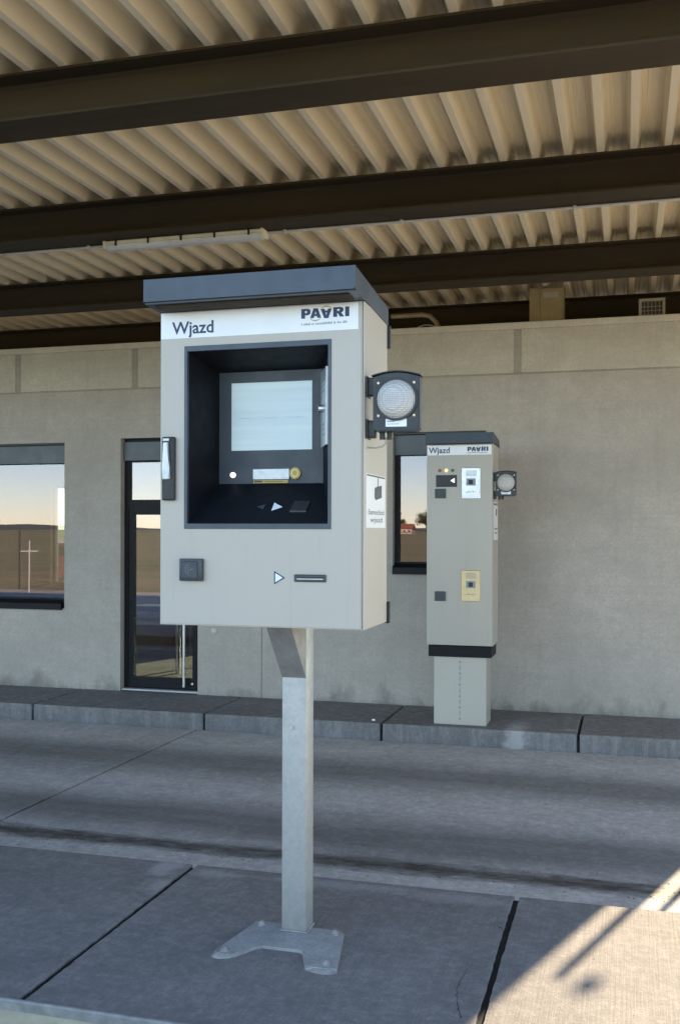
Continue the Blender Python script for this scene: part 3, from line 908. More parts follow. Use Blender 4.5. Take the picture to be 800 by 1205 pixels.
# foot plate: splayed outline with a notch at the front
fp = [(-1.572, 3.732), (-1.560, 3.712), (-1.505, 3.706), (-1.478, 3.725), (-1.425, 3.815), (-1.405, 3.832), (-1.245, 3.832), (-1.228, 3.815), (-1.190, 3.715), (-1.175, 3.690),
      (-1.080, 3.690), (-1.058, 3.712), (-1.122, 4.040), (-1.140, 4.058), (-1.495, 4.072), (-1.517, 4.055)]
fb = prism(bmesh.new(), fp, 'Z', -0.001, 0.014)
bmesh.ops.bevel(fb, geom=[e for e in fb.edges if e.verts[0].co.z > 0.01 and e.verts[1].co.z > 0.01], offset=0.004, segments=2, affect='EDGES')
foot = obj('foot_plate', fb, 'dirty_plate', term)
for x, y in ((-1.530, 3.742), (-1.105, 3.728), (-1.478, 4.03), (-1.155, 4.02)):
    bo = bmesh.new()
    tube(bo, (x, y, 0.0142), (x, y, 0.0175), 0.019, 16)
    tube(bo, (x, y, 0.0175), (x, y, 0.026), 0.014, 6)
    tube(bo, (x, y, 0.026), (x, y, 0.031), 0.008, 10)
    obj('anchor_bolt', bo, 'dirty_plate', foot)
rm_ = random.Random(21)
for cx_, cy_, rx_, ry_ in ((-1.535, 3.718, 0.036, 0.022), (-1.118, 3.697, 0.055, 0.022)):
    ml = bmesh.new()
    nk_ = 22
    c0 = ml.verts.new((cx_, cy_, 0.011))
    r1_, r2_ = [], []
    for k in range(nk_):
        a = 2 * math.pi * k / nk_
        q = 1 + rm_.uniform(-0.07, 0.07) + 0.08 * math.sin(3 * a + cx_ * 40)
        r1_.append(ml.verts.new((cx_ + rx_ * 0.6 * q * math.cos(a), cy_ + ry_ * 0.6 * q * math.sin(a), 0.009 + rm_.uniform(-0.002, 0.003))))
        r2_.append(ml.verts.new((cx_ + rx_ * 1.25 * q * math.cos(a), cy_ + ry_ * 1.25 * q * math.sin(a), -0.001)))
    for k in range(nk_):
        ml.faces.new((c0, r1_[k], r1_[(k + 1) % nk_]))
        ml.faces.new((r1_[k], r2_[k], r2_[(k + 1) % nk_], r1_[(k + 1) % nk_]))
    obj('mortar_bed', ml, 'mortar_grey', foot, True)
obj('weld_bead', join_bm(bx(-1.386, -1.266, 3.986, 3.9925, 0.0142, 0.021, bev=0.003), bx(-1.2725, -1.266, 3.993, 4.10, 0.0142, 0.021, bev=0.003)), 'dirty_plate', foot)
# body shell: sides, back, top and bottom sheets behind the front door
bs = bmesh.new()
box(bs, X0, X0 + 0.004, Y0 + 0.024, Y1, Z0, Z1)
box(bs, X0 + 0.0042, X1 - 0.0042, Y1 - 0.004, Y1, Z0, Z1)
box(bs, X0 + 0.0042, X1 - 0.0042, Y0 + 0.024, Y1 - 0.0042, Z0, Z0 + 0.004)
box(bs, X0 + 0.0042, X1 - 0.0042, Y0 + 0.024, Y1 - 0.0042, Z1 - 0.004, Z1)
obj('body', bs, 'grey_enamel', term)
obj('side_panel', bx(X1 - 0.004, X1, Y0 + 0.004, Y1, Z0 - 0.001, Z1, bev=0.001), 'grey_enamel', term)
HO = (-1.702, -1.091, 1.684, 2.414)
fd = holed(bmesh.new(), X0, X1 - 0.0065, Z0, Z1, [HO], Y0, Y0 + 0.022)
es = [e for e in fd.edges if abs(e.verts[0].co.y - Y0) < 1e-6 and abs(e.verts[1].co.y - Y0) < 1e-6 and (
      (abs(e.verts[0].co.x - X0) < 1e-6 and abs(e.verts[1].co.x - X0) < 1e-6) or (abs(e.verts[0].co.z - Z0) < 1e-6 and abs(e.verts[1].co.z - Z0) < 1e-6)
      or (abs(e.verts[0].co.x - X1 + 0.0065) < 1e-6 and abs(e.verts[1].co.x - X1 + 0.0065) < 1e-6))]
bmesh.ops.bevel(fd, geom=es, offset=0.005, segments=3, affect='EDGES')
fdoor = obj('front_door', fd, 'grey_enamel', term, True)
# header label and printing
obj('header_label', bx(X0 + 0.004, -0.985, Y0 - 0.0012, Y0 - 0.0002, 2.446, 2.549), 'label_white', term)
obj('lettering', text_bm('Wjazd', -1.756, -1.577, 2.464, Y0 - 0.0022, 0.016), 'navy_print', term)
def logo(x0, x1, z0, z1, y, parent):
    w = x1 - x0
    h = z1 - z0
    A_ = [[(0, 0), (0.31, 1), (0.69, 1), (1, 0), (0.66, 0), (0.61, 0.19), (0.39, 0.19), (0.34, 0)], [(0.44, 0.40), (0.5, 0.70), (0.56, 0.40)]]
    glyphs = (
        (0.0, 0.195, False, [[(0, 0), (0, 1), (0.72, 1), (0.94, 0.91), (1, 0.67), (0.94, 0.43), (0.72, 0.33), (0.40, 0.33), (0.40, 0)],
                             [(0.40, 0.56), (0.40, 0.78), (0.58, 0.78), (0.63, 0.67), (0.58, 0.56)]]),
        (0.185, 0.415, False, A_), (0.405, 0.635, True, A_),
        (0.665, 0.885, False, [[(0, 0), (0, 1), (0.70, 1), (0.92, 0.91), (0.97, 0.68), (0.89, 0.50), (0.74, 0.43), (1.02, 0), (0.63, 0), (0.42, 0.37), (0.37, 0.37), (0.37, 0)],
                               [(0.37, 0.60), (0.37, 0.79), (0.56, 0.79), (0.61, 0.70), (0.56, 0.60)]]),
        (0.91, 0.995, False, [[(0, 0), (0, 1), (1, 1), (1, 0)]]))
    bm_ = bmesh.new()
    for a, b, flip, loops in glyphs:
        g_ = bmesh.new()
        edges_ = []
        for lp_ in loops:
            vv_ = []
            for px_, pz_ in lp_:
                if flip:
                    pz_ = 0.90 - pz_ * 0.98
                vv_.append(g_.verts.new((x0 + (a + (b - a) * px_) * w, y, z0 + h * pz_)))
            for k in range(len(vv_)):
                edges_.append(g_.edges.new((vv_[k], vv_[(k + 1) % len(vv_)])))
        bmesh.ops.triangle_fill(g_, use_beauty=True, edges=edges_, normal=(0, -1, 0))
        join_bm(bm_, g_)
    lg = obj('logo', bm_, 'navy_print', parent)
    n = 10
    for (c, dz, fl) in ((0.52, 0.94, 1), (0.295, -0.05, -1)):
        ar = bmesh.new()
        lo, hi = [], []
        for k in range(n + 1):
            a = -1 + 2 * k / n
            x = x0 + (c + 0.105 * a) * w
            z = z0 + h * (dz + fl * 0.16 * (1 - a * a))
            lo.append(ar.verts.new((x, y + 0.0001, z)))
            hi.append(ar.verts.new((x, y + 0.0001, z + fl * h * (0.05 + 0.07 * (1 - a * a)))))
        for k in range(n):
            ar.faces.new((lo[k], lo[k + 1], hi[k + 1], hi[k]))
        obj('logo_arc', ar, 'yellow_plastic', lg)
    return lg
logo(-1.212, -1.019, 2.497, 2.534, Y0 - 0.0022, term)
sb = bmesh.new()
x = -1.211
rr_ = random.Random(3)
while x < -1.024:
    wl = rr_.uniform(0.003, 0.006)
    hh = rr_.choice((0.006, 0.006, 0.009))
    zz = 2.4705 + (x + 1.211) * 0.01
    box(sb, x, x + wl * 0.62, Y0 - 0.0020, Y0 - 0.0014, zz, zz + hh)
    x += wl + (0.005 if rr_.random() < 0.16 else 0.0)
obj('small_print', sb, 'grey_print', term)
# lid sloping to the back
lid = bmesh.new()
lp = [(3.585, 2.566), (3.585, 2.652), (4.122, 2.606), (4.122, 2.540), (4.116, 2.540), (4.116, 2.5535), (3.74, 2.5535), (3.60, 2.5585), (3.60, 2.566)]
prism(lid, lp, 'X', X0 - 0.002, X1 + 0.004)
obj('lid', lid, 'anthracite', term)
# side skirts of the lid
for xa, xb in ((X1 + 0.0005, X1 + 0.0042), (X0 - 0.0042, X0 - 0.0005)):
    obj('lid_skirt', prism(bmesh.new(), [(3.585, 2.5655), (4.1225, 2.534), (4.1225, 2.556), (3.585, 2.570)], 'X', xa, xb), 'anthracite', term)
obj('lid_lip', bx(X0 + 0.03, X1 - 0.03, 3.62, 3.70, 2.549, 2.5575, bev=0.002), 'beam_paint', term)
# recess: flange, tapered walls, back panel
IN = (-1.689, -1.1035, 1.705, 2.393)
obj('recess_flange', holed(bmesh.new(), HO[0] + 0.0005, HO[1] - 0.0005, HO[2] + 0.0005, HO[3] - 0.0005, [IN], Y0 - 0.003, Y0 + 0.015), 'anthracite', term)
PB = (-1.658, -1.1985, 1.872, 2.344)
PY = 3.98
def quad(bm_, pts):
    bm_.faces.new([bm_.verts.new(p) for p in pts])
    return bm_
fy = Y0 + 0.0148
F = {'tl': (IN[0], fy, IN[3]), 'tr': (IN[1], fy, IN[3]), 'br': (IN[1], fy, IN[2]), 'bl': (IN[0], fy, IN[2])}
B = {'tl': (PB[0], PY, PB[3]), 'tr': (PB[1], PY, PB[3]), 'br': (PB[1], PY, PB[2]), 'bl': (PB[0], PY, PB[2])}
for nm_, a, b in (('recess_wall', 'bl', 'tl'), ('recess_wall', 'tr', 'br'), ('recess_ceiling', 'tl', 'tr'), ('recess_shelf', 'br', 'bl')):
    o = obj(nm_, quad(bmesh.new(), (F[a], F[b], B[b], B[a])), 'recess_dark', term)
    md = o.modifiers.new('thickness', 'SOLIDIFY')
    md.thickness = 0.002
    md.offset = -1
bp = obj('screen_panel', holed(bmesh.new(), PB[0], PB[1], PB[2], PB[3], [(-1.604, -1.2465, 2.013, 2.298)], PY, PY + 0.008), 'panel_grey', term)
obj('screen', bx(-1.610, -1.240, PY + 0.0085, PY + 0.013, 2.007, 2.304), 'screen_face', term)
for a, b in ((-1.57, -1.50), (-1.46, -1.40), (-1.36, -1.28)):
    obj('screen_text', bx(a, b, PY + 0.0076, PY + 0.0082, 2.146, 2.151), 'screen_blue', term)
obj('indicator', tube(bmesh.new(), (-1.593, PY - 0.006, 1.911), (-1.593, PY, 1.911), 0.0115, 20), 'white_lamp', term)
obj('receipt_slot', bx(-1.503, -1.342, PY - 0.008, PY - 0.0005, 1.890, 1.935, bev=0.002), 'silver_grey', term)
obj('slot_label', bx(-1.501, -1.349, PY - 0.004, PY - 0.0006, 1.8755, 1.8885), 'yellow_plastic', term)
obj('slot_label_print', join_bm(bx(-1.497, -1.462, PY - 0.0052, PY - 0.0042, 1.879, 1.886), bx(-1.45, -1.37, PY - 0.0052, PY - 0.0042, 1.8815, 1.8835)), 'dark_print', term)
bt = obj('round_button', tube(bmesh.new(), (-1.317, PY - 0.010, 1.915), (-1.317, PY, 1.915), 0.024, 28), 'yellow_plastic', term)
obj('button_ring', ring(bmesh.new(), (-1.317, 1.915), 0.0125, 0.0155, PY - 0.0118, PY - 0.0101, 28), 'brass_plate', bt)
# printing and slot on the sloping shelf
sl = (PB[2] - IN[2]) / (PY - fy)
def shelf(x, y, up=0.005):
    return (x, y - up * 0.57, IN[2] + (y - fy) * sl + up * 0.82)
obj('arrow_print', quad(bmesh.new(), (shelf(-1.362, 3.812), shelf(-1.322, 3.834), shelf(-1.366, 3.860))), 'label_white', term)
obj('arrow_print', quad(bmesh.new(), (shelf(-1.400, 3.820), shelf(-1.432, 3.836), shelf(-1.400, 3.850))), 'panel_grey', term)
obj('ticket_mouth', prism(bmesh.new(), [(3.806, shelf(0, 3.806)[2] - 0.002), (3.806, shelf(0, 3.806)[2] + 0.005), (3.865, shelf(0, 3.865)[2] + 0.003), (3.865, shelf(0, 3.865)[2] - 0.002)], 'X', -1.284, -1.216), 'black_plastic', term)
# intercom plate on the recess' right wall
def rw(t_, z, off):
    a, b = Vector((IN[1], fy, 0)), Vector((PB[1], PY, 0))
    p = a.lerp(b, t_)
    nrm = Vector((-(b - a).y, (b - a).x, 0)).normalized()
    if nrm.x > 0:
        nrm = -nrm
    p = p + nrm * off
    return (p.x, p.y, z)
ic = bmesh.new()
pts_ = []
for off in (0.003, 0.012):
    pts_.append([ic.verts.new(rw(t_, z, off)) for t_, z in ((0.04, 2.012), (0.93, 2.014), (0.93, 2.322), (0.04, 2.314))])
ic.faces.new(pts_[0]); ic.faces.new(pts_[1][::-1])
for k in range(4):
    ic.faces.new((pts_[0][k], pts_[0][(k + 1) % 4], pts_[1][(k + 1) % 4], pts_[1][k]))
icp = obj('intercom_plate', ic, 'stainless', term)
obj('call_button', tube(bmesh.new(), rw(0.55, 2.165, 0.012), rw(0.55, 2.165, 0.030), 0.016, 20), 'chrome', icp, True)
gb = bmesh.new()
for i in range(4):
    for j in range(3):
        t_, z = 0.35 + 0.13 * i, 2.235 + 0.02 * j
        tube(gb, rw(t_, z, 0.0121), rw(t_, z, 0.013), 0.004, 6)
gb2 = bmesh.new()
for z in (2.06, 2.08, 2.10):
    tube(gb, rw(0.4, z, 0.0121), rw(0.4, z, 0.013), 0.005, 6)
    tube(gb, rw(0.6, z, 0.0121), rw(0.6, z, 0.013), 0.004, 6)
obj('speaker_holes', gb, 'dark_print', icp)
# swing handle
hb = obj('swing_handle', bx(-1.792, -1.737, Y0 - 0.020, Y0 - 0.0005, 1.798, 2.052, bev=0.004), 'black_plastic', term)
lv = prism(bmesh.new(), [(-1.7825, 1.883), (-1.7525, 1.883), (-1.7515, 1.925), (-1.7575, 1.965), (-1.7605, 2.028), (-1.7800, 2.028), (-1.7815, 1.965), (-1.7835, 1.925)], 'Y', Y0 - 0.034, Y0 - 0.0202)
bmesh.ops.bevel(lv, geom=[e for e in lv.edges if max(e.verts[0].co.y, e.verts[1].co.y) < Y0 - 0.03], offset=0.003, segments=2, affect='EDGES')
obj('lever', lv, 'silver_grey', hb)
obj('lock_cap', bx(-1.7845, -1.7570, Y0 - 0.027, Y0 - 0.0202, 2.034, 2.046, bev=0.002), 'silver_grey', hb)
obj('handle_side', bx(-1.7495, -1.7395, Y0 - 0.026, Y0 - 0.0202, 1.90, 2.045, bev=0.003), 'black_plastic', hb)
# card reader, arrow and card slot on the lower front
cr = obj('card_reader', bx(-1.714, -1.6155, Y0 - 0.022, Y0 - 0.0005, 1.477, 1.566, bev=0.004, seg=2), 'dark_plastic', term, True)
obj('reader_face', bx(-1.704, -1.634, Y0 - 0.0245, Y0 - 0.0222, 1.488, 1.556, bev=0.002), 'panel_grey', cr)
rm = bmesh.new()
for r_ in (0.010, 0.020):
    n = 14
    pa = [(-1.664 + r_ * math.cos(R(110 + 140 * k / n)), 1.523 + r_ * math.sin(R(110 + 140 * k / n))) for k in range(n + 1)]
    pb_ = [(-1.664 + (r_ + 0.003) * math.cos(R(110 + 140 * k / n)), 1.523 + (r_ + 0.003) * math.sin(R(110 + 140 * k / n))) for k in range(n + 1)]
    va = [rm.verts.new((p[0], Y0 - 0.0250, p[1])) for p in pa]
    vb = [rm.verts.new((p[0], Y0 - 0.0250, p[1])) for p in pb_]
    for k in range(n):
        rm.faces.new((va[k], va[k + 1], vb[k + 1], vb[k]))
box(rm, -1.668, -1.652, Y0 - 0.0252, Y0 - 0.0248, 1.521, 1.525)
obj('reader_symbol', rm, 'dim_print', cr)
tri = bmesh.new()
o3_ = [(-1.321, 1.521), (-1.276, 1.495), (-1.321, 1.468)]
i3_ = [(-1.3165, 1.513), (-1.2855, 1.495), (-1.3165, 1.476)]
ov = [tri.verts.new((p[0], Y0 - 0.0010, p[1])) for p in o3_]
iv = [tri.verts.new((p[0], Y0 - 0.0010, p[1])) for p in i3_]
for k in range(3):
    tri.faces.new((ov[k], ov[(k + 1) % 3], iv[(k + 1) % 3], iv[k]))
obj('arrow_outline', tri, 'navy_print', term)
obj('arrow_fill', quad(bmesh.new(), [(p[0], Y0 - 0.0008, p[1]) for p in i3_]), 'label_white', term)
cs = obj('card_slot', bx(-1.238, -1.109, Y0 - 0.007, Y0 - 0.0005, 1.480, 1.509, bev=0.003), 'dark_plastic', term)
obj('slot_mouth', bx(-1.226, -1.121, Y0 - 0.0082, Y0 - 0.0071, 1.490, 1.4935), 'silver_grey', cs)
obj('slot_mouth', bx(-1.226, -1.121, Y0 - 0.0082, Y0 - 0.0071, 1.4937, 1.500), 'black_plastic', cs)
# hinges at the back right edge
for za, zb in ((1.293, 1.382), (2.44, 2.535)):
    obj('hinge', bx(X1 - 0.01, X1 + 0.012, Y1 + 0.001, Y1 + 0.022, za, zb, bev=0.003), 'black_plastic', term)
# notice on the right side
SX = X1 + 0.0008
nt = obj('notice', bx(SX - 0.0006, SX + 0.0002, 3.768, 4.085, 1.690, 1.900), 'label_white', term)
pg = bmesh.new()
XX = SX + 0.0008
def yz(pts): return [(XX, p[0], p[1]) for p in pts]
quad(pg, yz([(3.775, 1.891), (4.078, 1.891), (4.078, 1.897), (3.775, 1.897)]))
quad(pg, yz([(3.95, 1.855), (3.962, 1.855), (3.962, 1.891), (3.95, 1.891)]))
quad(pg, yz([(3.92, 1.800), (4.02, 1.812), (4.02, 1.862), (3.92, 1.852)]))
quad(pg, yz([(3.90, 1.808), (3.918, 1.801), (3.918, 1.850), (3.90, 1.845)]))
obj('pictogram', pg, 'dark_print', nt)
tx = bmesh.new()
for s_, z_ in (('Samochód', 1.742), ('wjazd', 1.712)):
    hw = 0.13 if len(s_) > 6 else 0.10
    t_ = text_bm(s_, 3.93 - hw, 3.93 + hw, 0.0, 0.0, 0.0, ztop=0.020)
    for v in t_.verts:
        v.co = Vector((XX, v.co.x, z_ + v.co.z))
    join_bm(tx, t_)
obj('notice_text', tx, 'dark_print', nt)

signal_lamp(-0.935, -0.756, 2.057, 2.262, 3.74, X1, 2.278, 'larger looking round signal lamp on the side of the near terminal cabinet')

# ------------------------------------------------------------------ the slim terminal by the wall
KX0, KX1, KY0, KY1, KZ0, KZ1 = -1.670, -1.100, 8.66, 9.03, 0.690, 2.425
ks = thing('slim_terminal', 'slim tall grey entry terminal on a pedestal standing against the wall', 'terminal', (-1.385, 8.85, 0))
ped = obj('pedestal', bx(-1.612, -1.158, 8.70, 8.99, 0.001, 0.60, bev=0.004), 'kiosk_enamel', ks)
for k in range(6):
    z = 0.545 - 0.098 * k
    obj('rivet', tube(bmesh.new(), (-1.385, 8.697, z), (-1.385, 8.701, z), 0.006, 8), 'dark_plastic', ped)
    if k < 5:
        obj('seam_mark', bx(-1.3865, -1.3835, 8.6985, 8.6997, z - 0.07, z - 0.03), 'dark_plastic', ped)
obj('dark_band', bx(-1.655, -1.112, 8.672, 9.01, 0.590, 0.686, bev=0.003), 'frame_alu', ks)
kb = bmesh.new()
box(kb, KX0, KX1, KY0 + 0.022, KY1, KZ0, KZ1, bev=0.003)
obj('body', kb, 'kiosk_enamel', ks)
obj('front_door', bx(KX0, KX1 - 0.004, KY0, KY0 + 0.019, KZ0 + 0.002, KZ1, bev=0.004, seg=2), 'kiosk_enamel', ks, True)
obj('header_label', bx(KX0 + 0.004, -1.112, KY0 - 0.0016, KY0 - 0.0004, 2.330, 2.415), 'label_white', ks)
obj('lettering', text_bm('Wjazd', -1.653, -1.471, 2.348, KY0 - 0.004, 0.012), 'navy_print', ks)
logo(-1.317, -1.139, 2.360, 2.397, KY0 - 0.004, ks)
sb = bmesh.new()
rr_ = random.Random(5)
x = -1.315
while x < -1.145:
    wl = rr_.uniform(0.004, 0.007)
    box(sb, x, x + wl * 0.6, KY0 - 0.003, KY0 - 0.002, 2.343, 2.350)
    x += wl
obj('small_print', sb, 'grey_print', ks)
klid = prism(bmesh.new(), [(8.610, 2.427), (8.622, 2.516), (9.05, 2.478), (9.05, 2.412), (9.042, 2.412), (9.042, 2.428), (8.64, 2.428)], 'X', KX0 - 0.004, KX1 + 0.008)
obj('lid', klid, 'anthracite', ks)
obj('lid_lip', bx(KX0 + 0.0, KX1 + 0.004, 8.607, 8.627, 2.420, 2.4265, bev=0.002), 'beam_paint', ks)
for x, m_ in ((-1.557, 'red_led'), (-1.500, 'amber_led'), (-1.445, 'green_led')):
    obj('status_light', tube(bmesh.new(), (x, KY0 - 0.008, 2.198), (x, KY0 - 0.0005, 2.198), 0.014, 16), m_, ks)
dp = obj('display', bx(-1.589, -1.408, KY0 - 0.006, KY0 - 0.0005, 2.056, 2.158, bev=0.002), 'black_plastic', ks)
obj('display_arrow', quad(bmesh.new(), ((-1.462, KY0 - 0.0068, 2.109), (-1.428, KY0 - 0.0068, 2.090), (-1.428, KY0 - 0.0068, 2.130))), 'white_lamp', dp)
for z in (1.958, 1.072):
    lk = obj('lock_plate', bx(-1.597, -1.503, KY0 - 0.014, KY0 - 0.0005, z, z + 0.082, bev=0.004), 'dark_plastic', ks)
    obj('lock_face', bx(-1.578, -1.524, KY0 - 0.016, KY0 - 0.0142, z + 0.018, z + 0.064, bev=0.002), 'panel_grey', lk)
for zt, mt in ((2.218, 'stainless'), (1.340, 'brass_plate')):
    ip = obj('intercom_plate', bx(-1.369, -1.205, KY0 - 0.010, KY0 - 0.0005, zt - 0.268, zt, bev=0.005), mt, ks)
    gl_ = bmesh.new()
    for i in range(7):
        for j in range(5):
            box(gl_, -1.326 + i * 0.013, -1.317 + i * 0.013, KY0 - 0.0112, KY0 - 0.0102, zt - 0.070 + j * 0.010, zt - 0.064 + j * 0.010)
    obj('speaker_grille', gl_, 'grey_print', ip)
    obj('button_frame', bx(-1.326, -1.246, KY0 - 0.014, KY0 - 0.0102, zt - 0.152, zt - 0.092, bev=0.002), 'grey_print', ip)
    obj('call_button', bx(-1.304, -1.268, KY0 - 0.018, KY0 - 0.0142, zt - 0.142, zt - 0.104, bev=0.003), 'black_plastic', ip)
    pr_ = bmesh.new()
    for i in range(5):
        box(pr_, -1.328 + i * 0.018, -1.316 + i * 0.018, KY0 - 0.0108, KY0 - 0.0102, zt - 0.212, zt - 0.205 + (0.006 if i % 2 else 0))
    obj('plate_print', pr_, 'grey_print', ip)
nk = obj('notice', bx(KX1 + 0.0003, KX1 + 0.001, 8.71, 8.99, 1.60, 1.93), 'label_white', ks)
pk = bmesh.new()
box(pk, KX1 + 0.0012, KX1 + 0.0018, 8.72, 8.98, 1.90, 1.91)
box(pk, KX1 + 0.0012, KX1 + 0.0018, 8.85, 8.92, 1.81, 1.87)
box(pk, KX1 + 0.0012, KX1 + 0.0018, 8.76, 8.96, 1.69, 1.70)
box(pk, KX1 + 0.0012, KX1 + 0.0018, 8.79, 8.93, 1.655, 1.665)
obj('pictogram', pk, 'dark_print', nk)
signal_lamp(-1.081, -0.908, 1.973, 2.170, 8.66, KX1, 2.184, 'smaller looking round signal lamp on the slim terminal by the wall')

# ------------------------------------------------------------------ small things on the ground
lf = bmesh.new()
quad(lf, ((-1.90, 5.93, -0.146), (-1.885, 5.95, -0.140), (-1.855, 5.955, -0.146), (-1.835, 5.94, -0.143), (-1.86, 5.918, -0.147)))
lo_ = obj('fallen_leaf', lf, 'red_leaf')
lo_.modifiers.new('thickness', 'SOLIDIFY').thickness = 0.002
tag(lo_, 'small dark red leaf lying on the concrete lane', 'leaf')
tag(obj('bottle_cap', tube(bmesh.new(), (-2.15, 8.70, 0.0005), (-2.15, 8.70, 0.012), 0.017, 14, 0.014), 'label_white'), 'tiny white cap lying on the kerb left of the slim terminal', 'cap')

# things that stand right of the frame and throw the shadows across the sunlit slab
po = thing('barrier_post', 'slim upright steel post on the pavement at the right end', 'post', (1.455, 8.95, 0))
obj('shaft', tube(bmesh.new(), (1.455, 8.95, 0.012), (1.455, 8.95, 2.16), 0.022, 16), 'galvanised_steel', po, True)
obj('base_flange', tube(bmesh.new(), (1.455, 8.95, 0.0005), (1.455, 8.95, 0.0118), 0.08, 20), 'galvanised_steel', po)
hc = thing('shadow_ball', 'small unseen ball added under the far canopy edge to cast a round shadow', 'camera', (2.74, 12.0 - 0.85, 3.3))  # invented hanging ball, added only to throw the round blurred shadow
hx, hy = -0.141 + 0.337 * (11.15 - 3.854), 11.15
obj('stem', tube(bmesh.new(), (hx, hy, 3.35), (hx, hy, 4.02), 0.012, 12), 'conduit_grey', hc, True)
sp_ = bmesh.new()
bmesh.ops.create_uvsphere(sp_, u_segments=20, v_segments=12, radius=0.046, matrix=Matrix.Translation((hx, hy, 3.11)) @ Matrix.Diagonal((1, 1, 0.8, 1)))
obj('dome', sp_, 'car_white', hc, True)

# ------------------------------------------------------------------ what the window panes mirror: the land behind the camera
def tree(x, y, h, w, mat, label, seed):
    rnd = random.Random(seed)
    t = thing('tree', label, 'tree', (x, y, -0.3), 'trees mirrored in the windows')
    tr = bmesh.new()
    tube(tr, (x, y, -0.3), (x + rnd.uniform(-.2, .2), y, h * 0.55), 0.05 * h / 2.2, 8, 0.02 * h / 2)
    for k in range(5):
        a = rnd.uniform(0, 6.28)
        z = h * rnd.uniform(0.3, 0.5)
        tube(tr, (x, y, z), (x + math.cos(a) * w * 0.6, y + math.sin(a) * w * 0.6, z + h * 0.25), 0.02 * h / 2, 6, 0.01)
    obj('trunk', tr, 'bark', t)
    cr_ = bmesh.new()
    lobes = [(rnd.gauss(0, 0.42) * w, rnd.gauss(0, 0.42) * w, h * rnd.uniform(0.38, 0.92), rnd.uniform(0.22, 0.42) * w) for _ in range(16)]
    for i in range(1500):
        lx, ly, lz, lr = rnd.choice(lobes)
        d = Vector((rnd.gauss(0, 1), rnd.gauss(0, 1), rnd.gauss(0, 1))).normalized() * lr * rnd.random() ** 0.4
        p = Vector((x + lx, y + ly, lz)) + d
        s = rnd.uniform(0.10, 0.24) * (h / 6)
        u = Vector((rnd.gauss(0, 1), rnd.gauss(0, 1), rnd.gauss(0, 1))).normalized()
        v = u.orthogonal().normalized()
        quad(cr_, (p + u * s, p + v * s * 0.6, p - u * s, p - v * s * 0.6))
    obj('crown', cr_, mat, t)
    return t
tl = [(-205, -570, 9.0, 5.0, 0, 'low green tree at the left end of the far row'), (-188, -585, 11.5, 6.0, 1, 'rusty brown tree second from the left of the far row'),
      (-172, -572, 8.5, 5.0, 0, 'short green tree before the left hills of the far row'), (-158, -590, 12.0, 6.0, 0, 'tall dark green tree left of the house'),
      (-146, -575, 9.5, 6.0, 1, 'broad brown tree left of the house'), (-138, -592, 13.5, 6.5, 0, 'highest green tree just left of the house'),
      (-131, -580, 9.0, 5.5, 0, 'rounded green tree touching the left side of the house'), (-119, -596, 14.0, 6.5, 0, 'tall green tree behind the red roof'),
      (-112, -580, 11.5, 6.0, 1, 'brownish tree touching the right side of the house'), (-104, -588, 13.0, 6.5, 0, 'dark green tree right of the house'),
      (-92, -575, 10.0, 6.0, 0, 'lower green tree well right of the house'), (-80, -590, 12.0, 6.0, 1, 'last brown tree at the right end of the far row')]
for i, (x, y, h, w, k, lb) in enumerate(tl):
    tree(x, y, h, w, ('foliage', 'autumn_foliage')[k], lb + ', mirrored in a window', 100 + i)
hs = thing('house', 'small pale house with a red roof mirrored in the middle window', 'house', (-124, -560, -0.3))
obj('wall', bx(-129, -120, -566, -557, -0.3, 2.6), 'house_wall', hs)
obj('roof', prism(bmesh.new(), [(-566.6, 2.6), (-556.4, 2.6), (-561.5, 5.6)], 'X', -129.6, -119.4), 'house_roof', hs)
for k in range(3):
    wf = obj('window', bx(-128 + k * 2.8, -126.4 + k * 2.8, -557.0, -556.9, 0.6, 2.0), 'car_white', hs)
    obj('pane', bx(-127.85 + k * 2.8, -126.55 + k * 2.8, -556.89, -556.85, 0.75, 1.85), 'car_glass', wf)
hb_ = bmesh.new()
rnd = random.Random(11)
n = 120
base_, top_ = [], []
for k in range(n + 1):
    a = R(180 + 180 * k / n)
    rx, ry = 4200 * math.cos(a), 4200 * math.sin(a)
    hgt = 14 + 9 * math.sin(k * 0.21 + 1) + 6 * math.sin(k * 0.53) + 3 * math.sin(k * 1.7)
    base_.append(hb_.verts.new((rx, ry, -1)))
    top_.append(hb_.verts.new((rx * 1.12, ry * 1.12, max(6, hgt))))
back_ = [hb_.verts.new((v.co.x * 1.2, v.co.y * 1.2, -1)) for v in top_]
for k in range(n):
    hb_.faces.new((base_[k], base_[k + 1], top_[k + 1], top_[k]))
    hb_.faces.new((top_[k], top_[k + 1], back_[k + 1], back_[k]))
struct('hills', hb_, 'hill_cover', True)
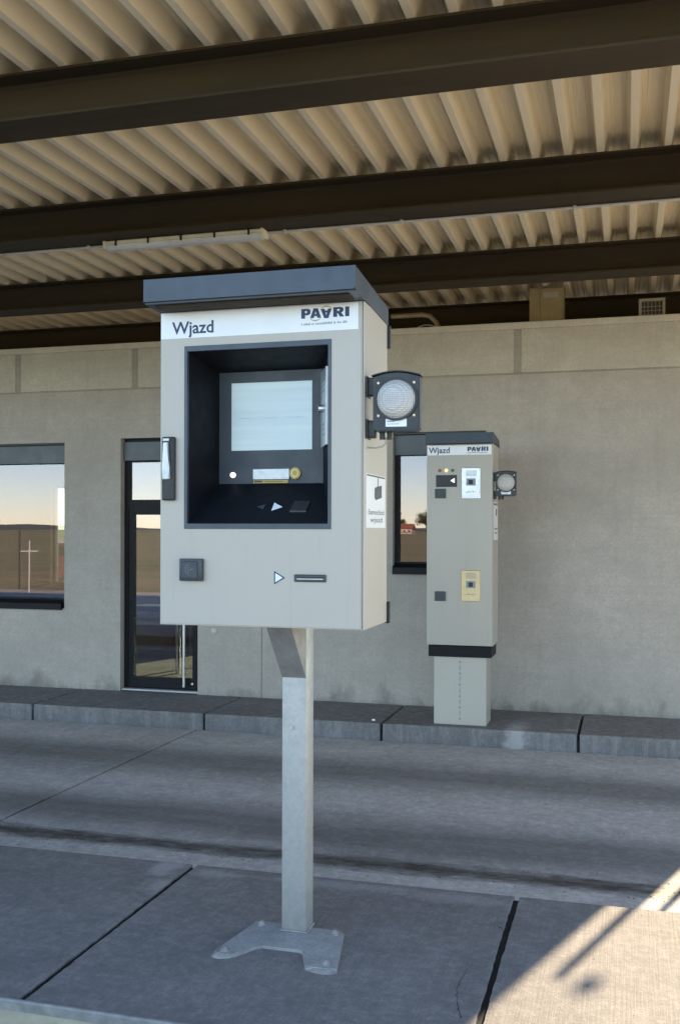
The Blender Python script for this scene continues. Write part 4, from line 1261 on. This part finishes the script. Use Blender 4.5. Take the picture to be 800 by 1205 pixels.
# fence of posts and rails along the field
fe = thing('fence', 'thin post and rail fence mirrored in the left window', 'fence', (-20, -9.5, -0.3))
for k in range(15):
    x = -40 + k * 3.0
    obj('fence_post', bx(x - 0.03, x + 0.03, -9.53, -9.47, -0.3, 1.68), 'post_wood', fe)
for z in (0.55, 1.62):
    obj('rail', bx(-40, 2, -9.465, -9.45, z - 0.008, z + 0.008), 'post_wood', fe)
sg = thing('lane_sign', 'white cross shaped sign on a pole mirrored in the left window', 'sign', (-17.0, -7.0, -0.19))
obj('sign_pole', tube(bmesh.new(), (-17.0, -7.0, -0.19), (-17.0, -7.0, 1.35), 0.022, 10), 'conduit_grey', sg)
obj('sign_bar', bx(-17.3, -16.7, -7.03, -6.97, 1.03, 1.06), 'conduit_grey', sg)

# car parked behind the building, seen through two panes
def car(x, y, rz, label):
    t = thing('parked_car', label, 'car', (0, 0, 0))
    side = [(-2.05, 0.35), (-2.0, 0.75), (-1.7, 0.92), (-1.1, 0.98), (-0.45, 1.42), (0.85, 1.45), (1.55, 1.0), (1.95, 0.92), (2.05, 0.5), (2.0, 0.3)]
    b_ = prism(bmesh.new(), side, 'Y', -0.85, 0.85)
    bmesh.ops.bevel(b_, geom=b_.edges[:], offset=0.07, segments=2, affect='EDGES')
    obj('body', b_, 'red_paint', t, True)
    for s in (-1, 1):
        obj('side_window', prism(bmesh.new(), [(-0.85, 1.0), (-0.4, 1.34), (0.78, 1.36), (1.2, 1.02)], 'Y', s * 0.851, s * 0.862), 'car_glass', t)
        for wx in (-1.3, 1.3):
            w = obj('wheel', tube(bmesh.new(), (wx, s * 0.70, 0.32), (wx, s * 0.88, 0.32), 0.32, 24), 'tyre', t)
            obj('rim', tube(bmesh.new(), (wx, s * 0.881, 0.32), (wx, s * 0.89, 0.32), 0.2, 18), 'silver_grey', w)
        obj('headlight', bx(-2.06, -1.98, s * 0.62 - 0.13, s * 0.62 + 0.13, 0.62, 0.76, bev=0.02), 'car_white', t)
    obj('windscreen', prism(bmesh.new(), [(-1.07, 1.03), (-0.49, 1.425), (-0.50, 1.44), (-1.09, 1.045)], 'Y', -0.72, 0.72), 'car_glass', t)
    t.location = (x, y, -0.19)
    t.rotation_euler = (0, 0, rz)
    return t
car(-18.6, 29.5, R(70), 'red car parked behind the building, glimpsed through the left window')
# marks too small to pick apart one by one
for o in bpy.data.objects:
    if o.name.split('.')[0] in ('speaker_holes', 'speaker_grille', 'small_print', 'sticker_print', 'plate_print'):
        o['kind'] = 'stuff'
